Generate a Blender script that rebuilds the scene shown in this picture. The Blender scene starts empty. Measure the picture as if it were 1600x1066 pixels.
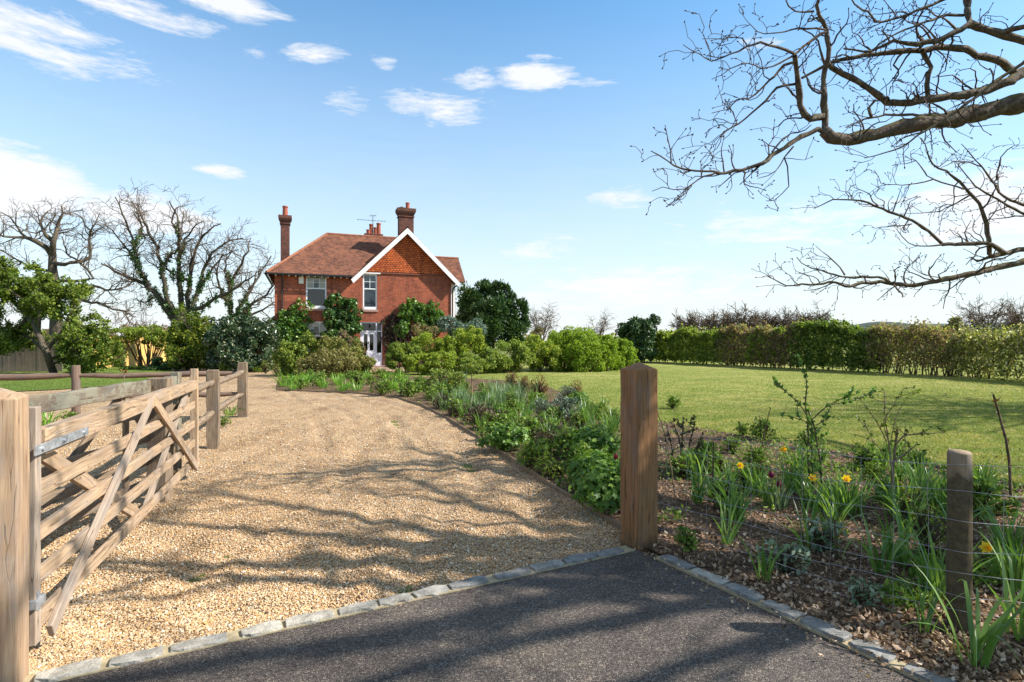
import bpy, bmesh, math, random
import numpy as np
from mathutils import Vector, Matrix

R = math.radians
random.seed(7)
rng = np.random.default_rng(7)
scn = bpy.context.scene
COL = scn.collection

# ------------------------------------------------------------------ camera
CAM_H = 1.55
FPX = 889.0
HOR = 533.0
cam = bpy.data.cameras.new('camera')
cam.sensor_width = 36.0
cam.lens = 20.0
cam.clip_start = 0.05
cam.clip_end = 9000.0
camo = bpy.data.objects.new('camera', cam)
COL.objects.link(camo)
camo.location = (0, 0, CAM_H)
camo.rotation_euler = (R(90), 0, 0)
scn.camera = camo

# ------------------------------------------------------------------ exposure, sun, sky
scn.view_settings.view_transform = 'Standard'
scn.view_settings.look = 'None'
scn.view_settings.gamma = 1
scn.view_settings.exposure = 0.95
scn.cycles.use_denoising = True
scn.cycles.max_bounces = 6
scn.cycles.transparent_max_bounces = 8
scn.cycles.sample_clamp_indirect = 6

SUN_AZ = R(93)      # clockwise from +Y: the sun stands to the right, about level with the camera
SUN_EL = R(40)
sl = bpy.data.lights.new('sun', 'SUN')
sl.energy = 4.6
sl.angle = R(0.5)
sl.color = (1.0, 0.945, 0.86)
so = bpy.data.objects.new('sun', sl)
COL.objects.link(so)
sd = Vector((math.sin(SUN_AZ) * math.cos(SUN_EL), math.cos(SUN_AZ) * math.cos(SUN_EL), math.sin(SUN_EL)))
so.rotation_euler = (-sd).to_track_quat('-Z', 'Y').to_euler()
so.location = (30, 5, 40)


class NT:
    """small helper round a node tree"""
    def __init__(self, nt):
        self.nt = nt
        nt.nodes.clear()

    def n(self, typ, **kw):
        nd = self.nt.nodes.new(typ)
        for k, v in kw.items():
            if k.startswith('i_'):
                nd.inputs[int(k[2:])].default_value = v
            else:
                setattr(nd, k, v)
        return nd

    def l(self, a, b):
        self.nt.links.new(a, b)

    def math(self, op, a, b=None, c=None, clamp=False):
        nd = self.n('ShaderNodeMath', operation=op, use_clamp=clamp)
        for i, v in enumerate((a, b, c)):
            if v is None:
                continue
            if isinstance(v, (int, float)):
                nd.inputs[i].default_value = v
            else:
                self.l(v, nd.inputs[i])
        return nd.outputs[0]

    def mix(self, fac, a, b, blend='MIX'):
        nd = self.n('ShaderNodeMix', data_type='RGBA', blend_type=blend)
        for sock, v in ((nd.inputs[0], fac), (nd.inputs[6], a), (nd.inputs[7], b)):
            if isinstance(v, (int, float)):
                sock.default_value = v
            elif isinstance(v, tuple):
                sock.default_value = v if len(v) == 4 else (*v, 1)
            else:
                self.l(v, sock)
        return nd.outputs[2]

    def ramp(self, fac, stops, interp='LINEAR'):
        nd = self.n('ShaderNodeValToRGB')
        cr = nd.color_ramp
        cr.interpolation = interp
        while len(cr.elements) < len(stops):
            cr.elements.new(0.5)
        for e, (p, c) in zip(cr.elements, stops):
            e.position = p
            e.color = (*c, 1) if len(c) == 3 else c
        self.l(fac, nd.inputs[0])
        return nd.outputs[0]

    def noise(self, vec, scale, detail=3, rough=0.55, dist=0.0):
        nd = self.n('ShaderNodeTexNoise')
        nd.inputs['Scale'].default_value = scale
        nd.inputs['Detail'].default_value = detail
        nd.inputs['Roughness'].default_value = rough
        nd.inputs['Distortion'].default_value = dist
        if vec is not None:
            self.l(vec, nd.inputs['Vector'])
        return nd.outputs['Fac']

    def mapping(self, vec, scale=(1, 1, 1), loc=(0, 0, 0), rot=(0, 0, 0)):
        nd = self.n('ShaderNodeMapping')
        nd.inputs['Scale'].default_value = scale
        nd.inputs['Location'].default_value = loc
        nd.inputs['Rotation'].default_value = rot
        self.l(vec, nd.inputs['Vector'])
        return nd.outputs[0]


world = bpy.data.worlds.new("World")
scn.world = world
world.use_nodes = True
w = NT(world.node_tree)
sky = w.n('ShaderNodeTexSky', sky_type='NISHITA')
sky.sun_disc = False
sky.sun_elevation = SUN_EL
sky.sun_rotation = SUN_AZ
sky.altitude = 50
sky.air_density = 1.15
sky.dust_density = 0.5
sky.ozone_density = 1.6
tc = w.n('ShaderNodeTexCoord')
sep = w.n('ShaderNodeSeparateXYZ')
w.l(tc.outputs['Generated'], sep.inputs[0])
az = w.math('ARCTAN2', sep.outputs[0], sep.outputs[1])
el = w.math('ARCSINE', sep.outputs[2])
comb = w.n('ShaderNodeCombineXYZ')
w.l(w.math('MULTIPLY', az, 1.0), comb.inputs[0])
w.l(w.math('MULTIPLY', el, 2.6), comb.inputs[1])
nz = w.noise(w.mapping(comb.outputs[0], (1, 1.7, 1), (3.1, 0.4, 0)), 8.0, 9, 0.66, 0.5)
nz2 = w.noise(w.mapping(comb.outputs[0], (1, 1.6, 1)), 34.0, 6, 0.68)
nzz = w.math('ADD', w.math('MULTIPLY', nz, 0.72), w.math('MULTIPLY', nz2, 0.28))
# cloud banks: (azimuth, elevation, half-width az, half-height el, strength) in degrees
banks = [(-39, 22, 9, 3.2, .33), (-27, 28, 8, 1.6, .36), (-35, 26, 12, 1.6, .30), (-19.5, 25.5, 4.5, 1.9, .26), (-16, 22, 3.6, 1.6, .22),
         (-7.5, 22.2, 7.5, 2.0, .36), (2.5, 25, 5.0, 2.2, .36), (8, 24.3, 4, 0.8, .22), (-12.6, 25.4, 2, 1, .28), (-24, 25, 2.2, .8, .22),
         (-43, 11.5, 9, 4.2, .52), (-33, 10.5, 7, 2.4, .44), (-27.0, 14.8, 3.0, 1.0, .32), (11, 14.2, 4.5, 1.6, .30), (22, 25.5, 4.5, 1.0, .22),
         (-4, 24.5, 3.5, 1.6, .22), (24, 10.5, 14, 3.0, .26), (40, 10, 16, 5.0, .34), (12, 5, 22, 3.5, .3), (3, 9, 6, 2, .24)]
tot = None
for (a0, e0, wa, we, st) in banks:
    dx = w.math('DIVIDE', w.math('SUBTRACT', az, R(a0)), R(wa))
    dy = w.math('DIVIDE', w.math('SUBTRACT', el, R(e0)), R(we))
    r2 = w.math('ADD', w.math('MULTIPLY', dx, dx), w.math('MULTIPLY', dy, dy))
    m = w.math('MULTIPLY', w.math('SUBTRACT', 1.0, r2, None, True), st)
    tot = m if tot is None else w.math('MAXIMUM', tot, m)
cl = w.math('SUBTRACT', w.math('ADD', nzz, tot), 0.667)
clf = w.math('MULTIPLY', cl, 5.2, None, True)
clf = w.math('MULTIPLY', clf, 0.92)
# the bright milky layer of air low over the horizon
low = w.math('MULTIPLY', w.math('SUBTRACT', 1.0, w.math('DIVIDE', el, R(36.0)), None, True), 1.0)
low = w.math('POWER', low, 1.55)
lown = w.math('MULTIPLY', low, w.math('ADD', 0.80, w.math('MULTIPLY', nz, 0.32)), None, True)
skyc = w.mix(1.0, sky.outputs[0], (0.64, 1.12, 1.30, 1), 'MULTIPLY')
c1 = w.mix(lown, skyc, (5.35, 5.4, 5.55, 1))
c2 = w.mix(clf, c1, (5.6, 5.65, 5.8, 1))
# invented cloud cover overhead, out of view, added to whiten the ambient light
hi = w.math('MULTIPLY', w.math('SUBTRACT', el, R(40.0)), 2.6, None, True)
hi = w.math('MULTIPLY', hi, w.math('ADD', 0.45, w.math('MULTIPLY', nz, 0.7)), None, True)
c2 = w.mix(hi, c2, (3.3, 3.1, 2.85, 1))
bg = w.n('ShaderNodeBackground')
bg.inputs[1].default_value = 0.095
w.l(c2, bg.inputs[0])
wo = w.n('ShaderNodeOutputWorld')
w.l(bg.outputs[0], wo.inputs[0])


# ------------------------------------------------------------------ geometry helpers
def G(px, py):
    """pixel of the photograph -> point of the ground"""
    d = FPX * CAM_H / (py - HOR)
    return ((px - 800) / FPX * d, d)


def P(px, py, d):
    return Vector(((px - 800) / FPX * d, d, CAM_H + (HOR - py) / FPX * d))


WM = {}


def place(o, parent=None, world=None):
    COL.objects.link(o)
    wm = world if world is not None else (WM[parent.name] if parent is not None else Matrix.Identity(4))
    WM[o.name] = wm.copy()
    if parent is not None:
        o.parent = parent
        o.matrix_parent_inverse = WM[parent.name].inverted()
    o.matrix_basis = wm
    return o


def tag(o, label=None, cat=None, group=None, kind=None):
    if label:
        o['label'] = label
    if cat:
        o['category'] = cat
    if group:
        o['group'] = group
    if kind:
        o['kind'] = kind
    return o


def thing(name, label, cat, loc=(0, 0, 0), rz=0.0, group=None):
    o = bpy.data.objects.new(name, None)
    o.empty_display_size = 0.1
    place(o, None, Matrix.Translation(loc) @ Matrix.Rotation(rz, 4, 'Z'))
    return tag(o, label, cat, group)


def mesh_np(name, V, Fs, mats, smooth=False, midx=None):
    me = bpy.data.meshes.new(name)
    V = np.asarray(V, dtype=np.float32)
    me.vertices.add(len(V))
    me.vertices.foreach_set('co', V.ravel())
    loops = np.concatenate([np.asarray(f, dtype=np.int32).ravel() for f in Fs])
    starts, s = [], 0
    for f in Fs:
        f = np.asarray(f)
        n, k = f.shape
        starts.append(s + np.arange(n, dtype=np.int32) * k)
        s += n * k
    starts = np.concatenate(starts).astype(np.int32)
    me.loops.add(len(loops))
    me.loops.foreach_set('vertex_index', loops)
    me.polygons.add(len(starts))
    me.polygons.foreach_set('loop_start', starts)
    if smooth:
        me.polygons.foreach_set('use_smooth', np.ones(len(starts), dtype=bool))
    if midx is not None:
        me.polygons.foreach_set('material_index', np.asarray(midx, dtype=np.int32))
    for m in (mats if isinstance(mats, (list, tuple)) else [mats]):
        me.materials.append(m)
    me.update(calc_edges=True)
    return me


def obj_np(name, V, Fs, mats, parent=None, smooth=False, world=None):
    return place(bpy.data.objects.new(name, mesh_np(name, V, Fs, mats, smooth)), parent, world)


class MB:
    def __init__(self):
        self.v, self.f = [], []

    def add(self, vs, fs):
        b = len(self.v)
        self.v += [tuple(p) for p in vs]
        self.f += [tuple(i + b for i in f) for f in fs]

    def box(self, lo, hi, M=None):
        x0, y0, z0 = lo
        x1, y1, z1 = hi
        vs = [Vector(p) for p in ((x0, y0, z0), (x1, y0, z0), (x1, y1, z0), (x0, y1, z0), (x0, y0, z1), (x1, y0, z1), (x1, y1, z1), (x0, y1, z1))]
        if M is not None:
            vs = [M @ p for p in vs]
        self.add(vs, [(0, 3, 2, 1), (4, 5, 6, 7), (0, 1, 5, 4), (1, 2, 6, 5), (2, 3, 7, 6), (3, 0, 4, 7)])

    def slab(self, pts, t):
        pts = [Vector(p) for p in pts]
        nrm = (pts[1] - pts[0]).cross(pts[2] - pts[0]).normalized()
        low = [p - nrm * t for p in pts]
        n = len(pts)
        fs = [tuple(range(n)), tuple(range(2 * n - 1, n - 1, -1))]
        for i in range(n):
            j = (i + 1) % n
            fs.append((j, i, i + n, j + n))
        self.add(pts + low, fs)

    def frustum(self, c, r0, r1, z0, z1, n=10, cap=True):
        vs = []
        for (r, z) in ((r0, z0), (r1, z1)):
            for i in range(n):
                a = 2 * math.pi * i / n
                vs.append((c[0] + r * math.cos(a), c[1] + r * math.sin(a), z))
        fs = [(i, (i + 1) % n, n + (i + 1) % n, n + i) for i in range(n)]
        if cap:
            fs.append(tuple(range(n, 2 * n)))
            fs.append(tuple(range(n - 1, -1, -1)))
        self.add(vs, fs)

    def build(self, name, mat, parent=None, world=None, smooth=False, bevel=0):
        me = bpy.data.meshes.new(name)
        me.from_pydata(self.v, [], self.f)
        me.materials.append(mat)
        if smooth:
            for p in me.polygons:
                p.use_smooth = True
        me.update()
        o = place(bpy.data.objects.new(name, me), parent, world)
        if bevel:
            b = o.modifiers.new('bevel', 'BEVEL')
            b.width = bevel
            b.segments = 2
        return o


class Tubes:
    """many tapering tubes joined into one mesh"""
    def __init__(self):
        self.V, self.F, self.n = [], [], 0

    def add(self, pts, rad, sides=5):
        pts = np.asarray(pts, dtype=float)
        k = len(pts)
        if k < 2:
            return
        rad = np.broadcast_to(np.asarray(rad, dtype=float), (k,))
        tan = np.gradient(pts, axis=0)
        tan /= np.linalg.norm(tan, axis=1)[:, None] + 1e-9
        ref = np.array([0.31, 0.17, 0.93])
        if abs(tan.mean(0) @ ref) > 0.9 * np.linalg.norm(tan.mean(0)):
            ref = np.array([0.9, 0.3, -0.1])
        u = np.cross(tan, ref)
        u /= np.linalg.norm(u, axis=1)[:, None] + 1e-9
        v = np.cross(tan, u)
        a = np.arange(sides) * 2 * np.pi / sides
        ring = pts[:, None, :] + rad[:, None, None] * (np.cos(a)[None, :, None] * u[:, None, :] + np.sin(a)[None, :, None] * v[:, None, :])
        self.V.append(ring.reshape(-1, 3))
        i = np.arange(k - 1)[:, None] * sides
        j = np.arange(sides)[None, :]
        j2 = (j + 1) % sides
        f = np.stack([i + j, i + j2, i + sides + j2, i + sides + j], axis=-1).reshape(-1, 4) + self.n
        self.F.append(f)
        self.n += k * sides

    def build(self, name, mat, parent=None, smooth=True, world=None, offset=None):
        V = np.concatenate(self.V)
        if offset is not None:
            V = V - np.asarray(offset)
        return obj_np(name, V, [np.concatenate(self.F)], mat, parent, smooth, world)


def in_poly(pts, poly):
    x, y = pts[:, 0], pts[:, 1]
    inside = np.zeros(len(pts), dtype=bool)
    n = len(poly)
    for i in range(n):
        x0, y0 = poly[i]
        x1, y1 = poly[(i + 1) % n]
        c = ((y0 > y) != (y1 > y)) & (x < (x1 - x0) * (y - y0) / (y1 - y0 + 1e-12) + x0)
        inside ^= c
    return inside


def sheet(name, poly, z, mat):
    me = bpy.data.meshes.new(name)
    bm = bmesh.new()
    f = bm.faces.new([bm.verts.new((x, y, z)) for x, y in poly])
    bmesh.ops.triangulate(bm, faces=[f])
    bmesh.ops.recalc_face_normals(bm, faces=bm.faces)
    if bm.faces and sum(f.normal.z for f in bm.faces) < 0:
        bmesh.ops.reverse_faces(bm, faces=bm.faces)
    bm.to_mesh(me)
    bm.free()
    me.materials.append(mat)
    o = place(bpy.data.objects.new(name, me))
    return tag(o, kind='structure')


# ------------------------------------------------------------------ materials
def mat_new(name):
    m = bpy.data.materials.new(name)
    m.use_nodes = True
    return m, NT(m.node_tree)


def finish(t, col, rough=0.7, bump=None, bstr=0.3, bdist=0.01, spec=0.3, metal=0.0):
    b = t.n('ShaderNodeBsdfPrincipled')
    if isinstance(col, tuple):
        b.inputs['Base Color'].default_value = (*col, 1)
    else:
        t.l(col, b.inputs['Base Color'])
    b.inputs['Roughness'].default_value = rough
    b.inputs['Specular IOR Level'].default_value = spec
    b.inputs['Metallic'].default_value = metal
    if bump is not None:
        bn = t.n('ShaderNodeBump')
        bn.inputs['Strength'].default_value = bstr
        bn.inputs['Distance'].default_value = bdist
        t.l(bump, bn.inputs['Height'])
        t.l(bn.outputs[0], b.inputs['Normal'])
    o = t.n('ShaderNodeOutputMaterial')
    t.l(b.outputs[0], o.inputs[0])
    return b


def plain(name, col, rough=0.6, var=0.12, scale=8.0, metal=0.0, spec=0.3):
    m, t = mat_new(name)
    c = t.n('ShaderNodeTexCoord')
    n = t.noise(c.outputs['Object'], scale, 4)
    k = t.ramp(n, [(0.3, tuple(v * (1 - var) for v in col)), (0.7, tuple(min(1, v * (1 + var)) for v in col))])
    finish(t, k, rough, n, 0.1, 0.005, spec, metal)
    return m


def leafmat(name, cols, transl=0.35, rough=0.5, spec=0.25, patch=None):
    """cols: list of (position, colour) over the random value each leaf carries"""
    m, t = mat_new(name)
    g = t.n('ShaderNodeNewGeometry')
    k = t.ramp(g.outputs['Random Per Island'], cols)
    if patch:
        tcx = t.n('ShaderNodeTexCoord')
        p1 = t.noise(t.mapping(tcx.outputs['Object'], (1.0, 1.5, 1)), 0.55, 5, 0.65)
        p2 = t.noise(tcx.outputs['Object'], 2.6, 4, 0.7)
        k = t.mix(1.0, k, t.ramp(t.math('ADD', t.math('MULTIPLY', p1, .55), t.math('MULTIPLY', p2, .45)), patch), 'MULTIPLY')
    b = t.n('ShaderNodeBsdfPrincipled')
    b.inputs['Roughness'].default_value = rough
    b.inputs['Specular IOR Level'].default_value = spec
    t.l(k, b.inputs['Base Color'])
    tr = t.n('ShaderNodeBsdfTranslucent')
    t.l(t.mix(1.0, k, (1.25, 1.3, 0.7, 1), 'MULTIPLY'), tr.inputs[0])
    mx = t.n('ShaderNodeMixShader')
    mx.inputs[0].default_value = transl
    t.l(b.outputs[0], mx.inputs[1])
    t.l(tr.outputs[0], mx.inputs[2])
    o = t.n('ShaderNodeOutputMaterial')
    t.l(mx.outputs[0], o.inputs[0])
    return m


def woodmat(name, light, dark, crack=0.5, lichen=None, grain=1.0, algae=False, dirt=False):
    """grain runs along the object's own X"""
    m, t = mat_new(name)
    c = t.n('ShaderNodeTexCoord')
    oi = t.n('ShaderNodeObjectInfo')
    off = t.n('ShaderNodeVectorMath', operation='ADD')
    t.l(c.outputs['Object'], off.inputs[0])
    sc = t.n('ShaderNodeVectorMath', operation='SCALE')
    sc.inputs['Scale'].default_value = 17.0
    t.l(oi.outputs['Random'], sc.inputs[0])
    t.l(sc.outputs[0], off.inputs[1])
    v = t.mapping(off.outputs[0], (1.3 * grain, 22, 22))
    n1 = t.noise(v, 1.6, 5, 0.6, 1.2)
    v2 = t.mapping(off.outputs[0], (3.0, 110, 110))
    n2 = t.noise(v2, 1.0, 3, 0.6)
    big = t.noise(off.outputs[0], 3.0, 3)
    f = t.math('ADD', t.math('MULTIPLY', n1, 0.65), t.math('MULTIPLY', n2, 0.35))
    col = t.ramp(f, [(0.32, dark), (0.5, tuple((a + b) / 2 for a, b in zip(light, dark))), (0.66, light)])
    tone = t.ramp(big, [(0.3, (0.78, 0.78, 0.8)), (0.7, (1.1, 1.08, 1.04))])
    col = t.mix(1.0, col, tone, 'MULTIPLY')
    v3 = t.mapping(off.outputs[0], (0.9, 16, 16))
    n3 = t.noise(v3, 1.3, 2, 0.5, 0.6)
    ck = t.math('ABSOLUTE', t.math('SUBTRACT', n3, 0.5))
    ckf = t.math('SUBTRACT', 1.0, t.math('MULTIPLY', ck, 60.0), None, True)
    ckf = t.math('MULTIPLY', ckf, t.math('MULTIPLY', t.math('SUBTRACT', big, 0.38), 6.0, None, True))
    ckf = t.math('MULTIPLY', ckf, crack)
    col = t.mix(ckf, col, tuple(v * 0.25 for v in dark))
    gw = t.noise(t.mapping(off.outputs[0], (1.2, 5, 5)), 2.2, 5, 0.7)
    gwf = t.math('MULTIPLY', t.math('SUBTRACT', gw, 0.50), 4.5, None, True)
    gl_c = tuple(.25 * sum(light) * .8 + .1 * v for v in light)
    col = t.mix(t.math('MULTIPLY', gwf, 0.55), col, gl_c)
    if dirt:
        sx0 = t.n('ShaderNodeSeparateXYZ')
        t.l(c.outputs['Object'], sx0.inputs[0])
        dn = t.noise(c.outputs['Object'], 16, 4, 0.7)
        df = t.math('MULTIPLY', t.math('SUBTRACT', 0.34, t.math('ADD', sx0.outputs[0], t.math('MULTIPLY', dn, 0.42))), 7.0, None, True)
        col = t.mix(t.math('MULTIPLY', df, 0.6), col, (0.085, 0.062, 0.036))
    # knots
    vo = t.n('ShaderNodeTexVoronoi')
    vo.inputs['Scale'].default_value = 1.0
    t.l(t.mapping(off.outputs[0], (3.2, 9, 9)), vo.inputs['Vector'])
    kn = t.math('SUBTRACT', 1.0, t.math('MULTIPLY', vo.outputs['Distance'], 5.5), None, True)
    col = t.mix(t.math('MULTIPLY', kn, 0.7), col, tuple(v * 0.45 for v in dark))
    if lichen is not None:
        ln = t.noise(off.outputs[0], 16, 5, 0.7)
        l2 = t.noise(off.outputs[0], 3.0, 2)
        lf = t.math('MULTIPLY', t.math('SUBTRACT', t.math('ADD', t.math('MULTIPLY', ln, 0.7), t.math('MULTIPLY', l2, 0.4)), 0.53), 14.0, None, True)
        col = t.mix(lf, col, lichen)
    if algae:
        # dark algae has grown up the post and stops in a ragged line below its top
        sx = t.n('ShaderNodeSeparateXYZ')
        t.l(c.outputs['Object'], sx.inputs[0])
        an = t.noise(t.mapping(c.outputs['Object'], (6, 14, 14)), 1.0, 5, 0.65)
        ln = t.math('ADD', sx.outputs[0], t.math('MULTIPLY', an, 0.34))
        af = t.math('MULTIPLY', t.math('SUBTRACT', 1.035, ln), 16.0, None, True)
        an2 = t.noise(c.outputs['Object'], 28, 4, 0.7)
        col = t.mix(t.math('MULTIPLY', af, 0.88), col, t.ramp(an2, [(0.35, (0.030, 0.023, 0.012)), (0.65, (0.10, 0.078, 0.038))]))
    h = t.math('SUBTRACT', f, t.math('MULTIPLY', ckf, 0.6))
    finish(t, col, 0.75, h, 0.5, 0.006, 0.2)
    return m


def barkmat(name, c0, c1, moss=None, lichen=None):
    m, t = mat_new(name)
    c = t.n('ShaderNodeTexCoord')
    n = t.noise(c.outputs['Object'], 22, 5, 0.65)
    col = t.ramp(n, [(0.3, c0), (0.7, c1)])
    if lichen:
        ln = t.noise(c.outputs['Object'], 9, 4, 0.6)
        col = t.mix(t.math('MULTIPLY', t.math('SUBTRACT', ln, 0.56), 9.0, None, True), col, lichen)
    if moss:
        g = t.n('ShaderNodeNewGeometry')
        s = t.n('ShaderNodeSeparateXYZ')
        t.l(g.outputs['Normal'], s.inputs[0])
        mn = t.noise(c.outputs['Object'], 7, 3)
        mf = t.math('MULTIPLY', t.math('SUBTRACT', t.math('ADD', t.math('MULTIPLY', s.outputs[2], 0.6), mn), 0.75), 3.0, None, True)
        col = t.mix(mf, col, moss)
    finish(t, col, 0.9, n, 0.7, 0.02, 0.15)
    return m


def gravel_mat(name, sheet_):
    m, t = mat_new(name)
    stops = [(0.0, (0.15, 0.10, 0.065)), (0.07, (0.36, 0.235, 0.125)), (0.24, (0.56, 0.355, 0.185)), (0.46, (0.62, 0.43, 0.255)),
             (0.64, (0.55, 0.315, 0.125)), (0.76, (0.67, 0.52, 0.34)), (0.88, (0.43, 0.315, 0.205)), (0.94, (0.78, 0.68, 0.53))]
    c = t.n('ShaderNodeTexCoord')
    if sheet_:
        vo = t.n('ShaderNodeTexVoronoi')
        vo.inputs['Scale'].default_value = 74
        t.l(c.outputs['Object'], vo.inputs['Vector'])
        sp = t.n('ShaderNodeSeparateColor')
        t.l(vo.outputs['Color'], sp.inputs[0])
        col = t.ramp(sp.outputs[0], stops, 'CONSTANT')
        edge = t.math('MULTIPLY', vo.outputs['Distance'], 1.1, None, True)
        col = t.mix(t.math('POWER', edge, 2.2), col, (0.10, 0.068, 0.04))
        big = t.noise(c.outputs['Object'], 1.1, 5, 0.65)
        trk = t.noise(t.mapping(c.outputs['Object'], (2.2, .45, 1), (0, 0, 0), (0, 0, R(-14))), 1.6, 4, 0.6)
        tone = t.ramp(t.math('ADD', t.math('MULTIPLY', big, .5), t.math('MULTIPLY', trk, .5)), [(0.38, (0.70, 0.66, 0.62)), (0.52, (1, 1, 1)), (0.65, (1.1, 1.09, 1.06))])
        col = t.mix(1.0, col, tone, 'MULTIPLY')
        h = t.math('SUBTRACT', 1.0, vo.outputs['Distance'])
        finish(t, col, 0.8, h, 0.9, 0.012, 0.2)
    else:
        g = t.n('ShaderNodeNewGeometry')
        col = t.ramp(g.outputs['Random Per Island'], stops, 'CONSTANT')
        finish(t, col, 0.7, None, spec=0.25)
    return m


def brickmat(name, c1, c2, mortar, bw, bh, mode, tile=False, msize=0.01, bump=0.6):
    """mode: 'wall' uses (x+y, z); 'roof_x' (x, z); 'roof_y' (y, z) in the house's own axes"""
    m, t = mat_new(name)
    c = t.n('ShaderNodeTexCoord')
    s = t.n('ShaderNodeSeparateXYZ')
    t.l(c.outputs['Object'], s.inputs[0])
    k = t.n('ShaderNodeCombineXYZ')
    if mode == 'wall':
        t.l(t.math('ADD', s.outputs[0], s.outputs[1]), k.inputs[0])
    elif mode == 'roof_x':
        t.l(s.outputs[0], k.inputs[0])
    else:
        t.l(s.outputs[1], k.inputs[0])
    t.l(t.math('MULTIPLY', s.outputs[2], 1.0), k.inputs[1])
    b = t.n('ShaderNodeTexBrick')
    b.inputs['Scale'].default_value = 1.0
    b.inputs['Brick Width'].default_value = bw
    b.inputs['Row Height'].default_value = bh
    b.inputs['Mortar Size'].default_value = msize
    b.inputs['Mortar Smooth'].default_value = 0.1
    b.inputs['Bias'].default_value = 0.0
    b.inputs['Color1'].default_value = (*c1, 1)
    b.inputs['Color2'].default_value = (*c2, 1)
    b.inputs['Mortar'].default_value = (*mortar, 1)
    t.l(k.outputs[0], b.inputs['Vector'])
    big = t.noise(c.outputs['Object'], 0.9, 5, 0.65)
    fine = t.noise(c.outputs['Object'], 9.0, 3, 0.6)
    streak = t.noise(t.mapping(c.outputs['Object'], (3.0, 3.0, .35)), 1.0, 5, 0.7)
    tone = t.ramp(t.math('ADD', t.math('ADD', t.math('MULTIPLY', big, 0.35), t.math('MULTIPLY', streak, 0.3)), t.math('MULTIPLY', fine, 0.35)), [(0.38, (0.52, 0.5, 0.54)), (0.51, (1, 1, 1)), (0.63, (1.35, 1.25, 1.12))])
    col = t.mix(1.0, b.outputs['Color'], tone, 'MULTIPLY')
    if tile:
        # saw-tooth: every course overlaps the one below
        fr = t.math('FRACT', t.math('DIVIDE', s.outputs[2], bh))
        h = t.math('ADD', t.math('SUBTRACT', 1.0, fr), t.math('MULTIPLY', fine, 0.5))
        lm = t.noise(c.outputs['Object'], 2.2, 5, 0.75)
        lf = t.math('MULTIPLY', t.math('SUBTRACT', lm, 0.60), 6.0, None, True)
        col = t.mix(t.math('MULTIPLY', lf, 0.5), col, (0.22, 0.17, 0.10))
    else:
        h = t.math('SUBTRACT', 1.0, b.outputs['Fac'])
    finish(t, col, 0.8, h, bump, 0.02, 0.2)
    return m


def grass_sheet_mat(name, cols):
    m, t = mat_new(name)
    c = t.n('ShaderNodeTexCoord')
    big = t.noise(c.outputs['Object'], 0.22, 5, 0.6)
    mid = t.noise(t.mapping(c.outputs['Object'], (1, 1.5, 1)), 1.1, 6, 0.72)
    fine = t.noise(c.outputs['Object'], 55, 3, 0.7)
    f = t.math('ADD', t.math('ADD', t.math('MULTIPLY', big, 0.35), t.math('MULTIPLY', mid, 0.4)), t.math('MULTIPLY', fine, 0.25))
    col = t.ramp(f, cols)
    finish(t, col, 0.9, fine, 1.0, 0.03, 0.1)
    return m


M = {}
M['ground'] = grass_sheet_mat('field_grass', [(0.35, (0.10, 0.13, 0.03)), (0.5, (0.16, 0.18, 0.05)), (0.65, (0.24, 0.22, 0.09))])
M['lawn'] = grass_sheet_mat('lawn_turf', [(0.37, (0.105, 0.15, 0.028)), (0.46, (0.18, 0.215, 0.045)), (0.54, (0.28, 0.285, 0.08)), (0.64, (0.43, 0.375, 0.16))])
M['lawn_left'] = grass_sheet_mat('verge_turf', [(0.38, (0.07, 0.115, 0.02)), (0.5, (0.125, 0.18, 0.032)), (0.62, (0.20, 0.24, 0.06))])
M['gravel'] = gravel_mat('gravel_bed', True)
M['pebble'] = gravel_mat('gravel_stones', False)

m, t = mat_new('tarmac')
c = t.n('ShaderNodeTexCoord')
vo = t.n('ShaderNodeTexVoronoi')
vo.inputs['Scale'].default_value = 150
t.l(c.outputs['Object'], vo.inputs['Vector'])
sp = t.n('ShaderNodeSeparateColor')
t.l(vo.outputs['Color'], sp.inputs[0])
agg = t.ramp(sp.outputs[0], [(0, (0.030, 0.022, 0.018)), (0.5, (0.084, 0.067, 0.055)), (0.85, (0.135, 0.110, 0.090)), (0.98, (0.25, 0.21, 0.165))])
dirt = t.noise(c.outputs['Object'], 1.7, 5, 0.65)
dirt2 = t.noise(c.outputs['Object'], 0.6, 3, 0.6)
col = t.mix(1.0, agg, t.ramp(t.math('ADD', t.math('MULTIPLY', dirt, .5), t.math('MULTIPLY', dirt2, .5)), [(0.36, (0.62, 0.60, 0.60)), (0.5, (1, 1, 1)), (0.64, (1.75, 1.66, 1.5))]), 'MULTIPLY')
finish(t, col, 0.72, t.math('SUBTRACT', 1.0, vo.outputs['Distance']), 0.8, 0.006, 0.35)
M['tarmac'] = m

m, t = mat_new('bark_mulch_soil')
c = t.n('ShaderNodeTexCoord')
vo = t.n('ShaderNodeTexVoronoi')
vo.inputs['Scale'].default_value = 34
t.l(t.mapping(c.outputs['Object'], (1, 1.7, 1)), vo.inputs['Vector'])
sp = t.n('ShaderNodeSeparateColor')
t.l(vo.outputs['Color'], sp.inputs[0])
n = t.noise(c.outputs['Object'], 3, 5)
col = t.mix(1.0, t.ramp(sp.outputs[0], [(0, (0.06, 0.038, 0.024)), (0.5, (0.17, 0.108, 0.068)), (1, (0.32, 0.215, 0.14))]), t.ramp(n, [(0.35, (0.6, 0.6, 0.6)), (0.65, (1.15, 1.1, 1.05))]), 'MULTIPLY')
finish(t, col, 0.95, vo.outputs['Distance'], 1.0, 0.03, 0.1)
M['soil'] = m

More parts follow.
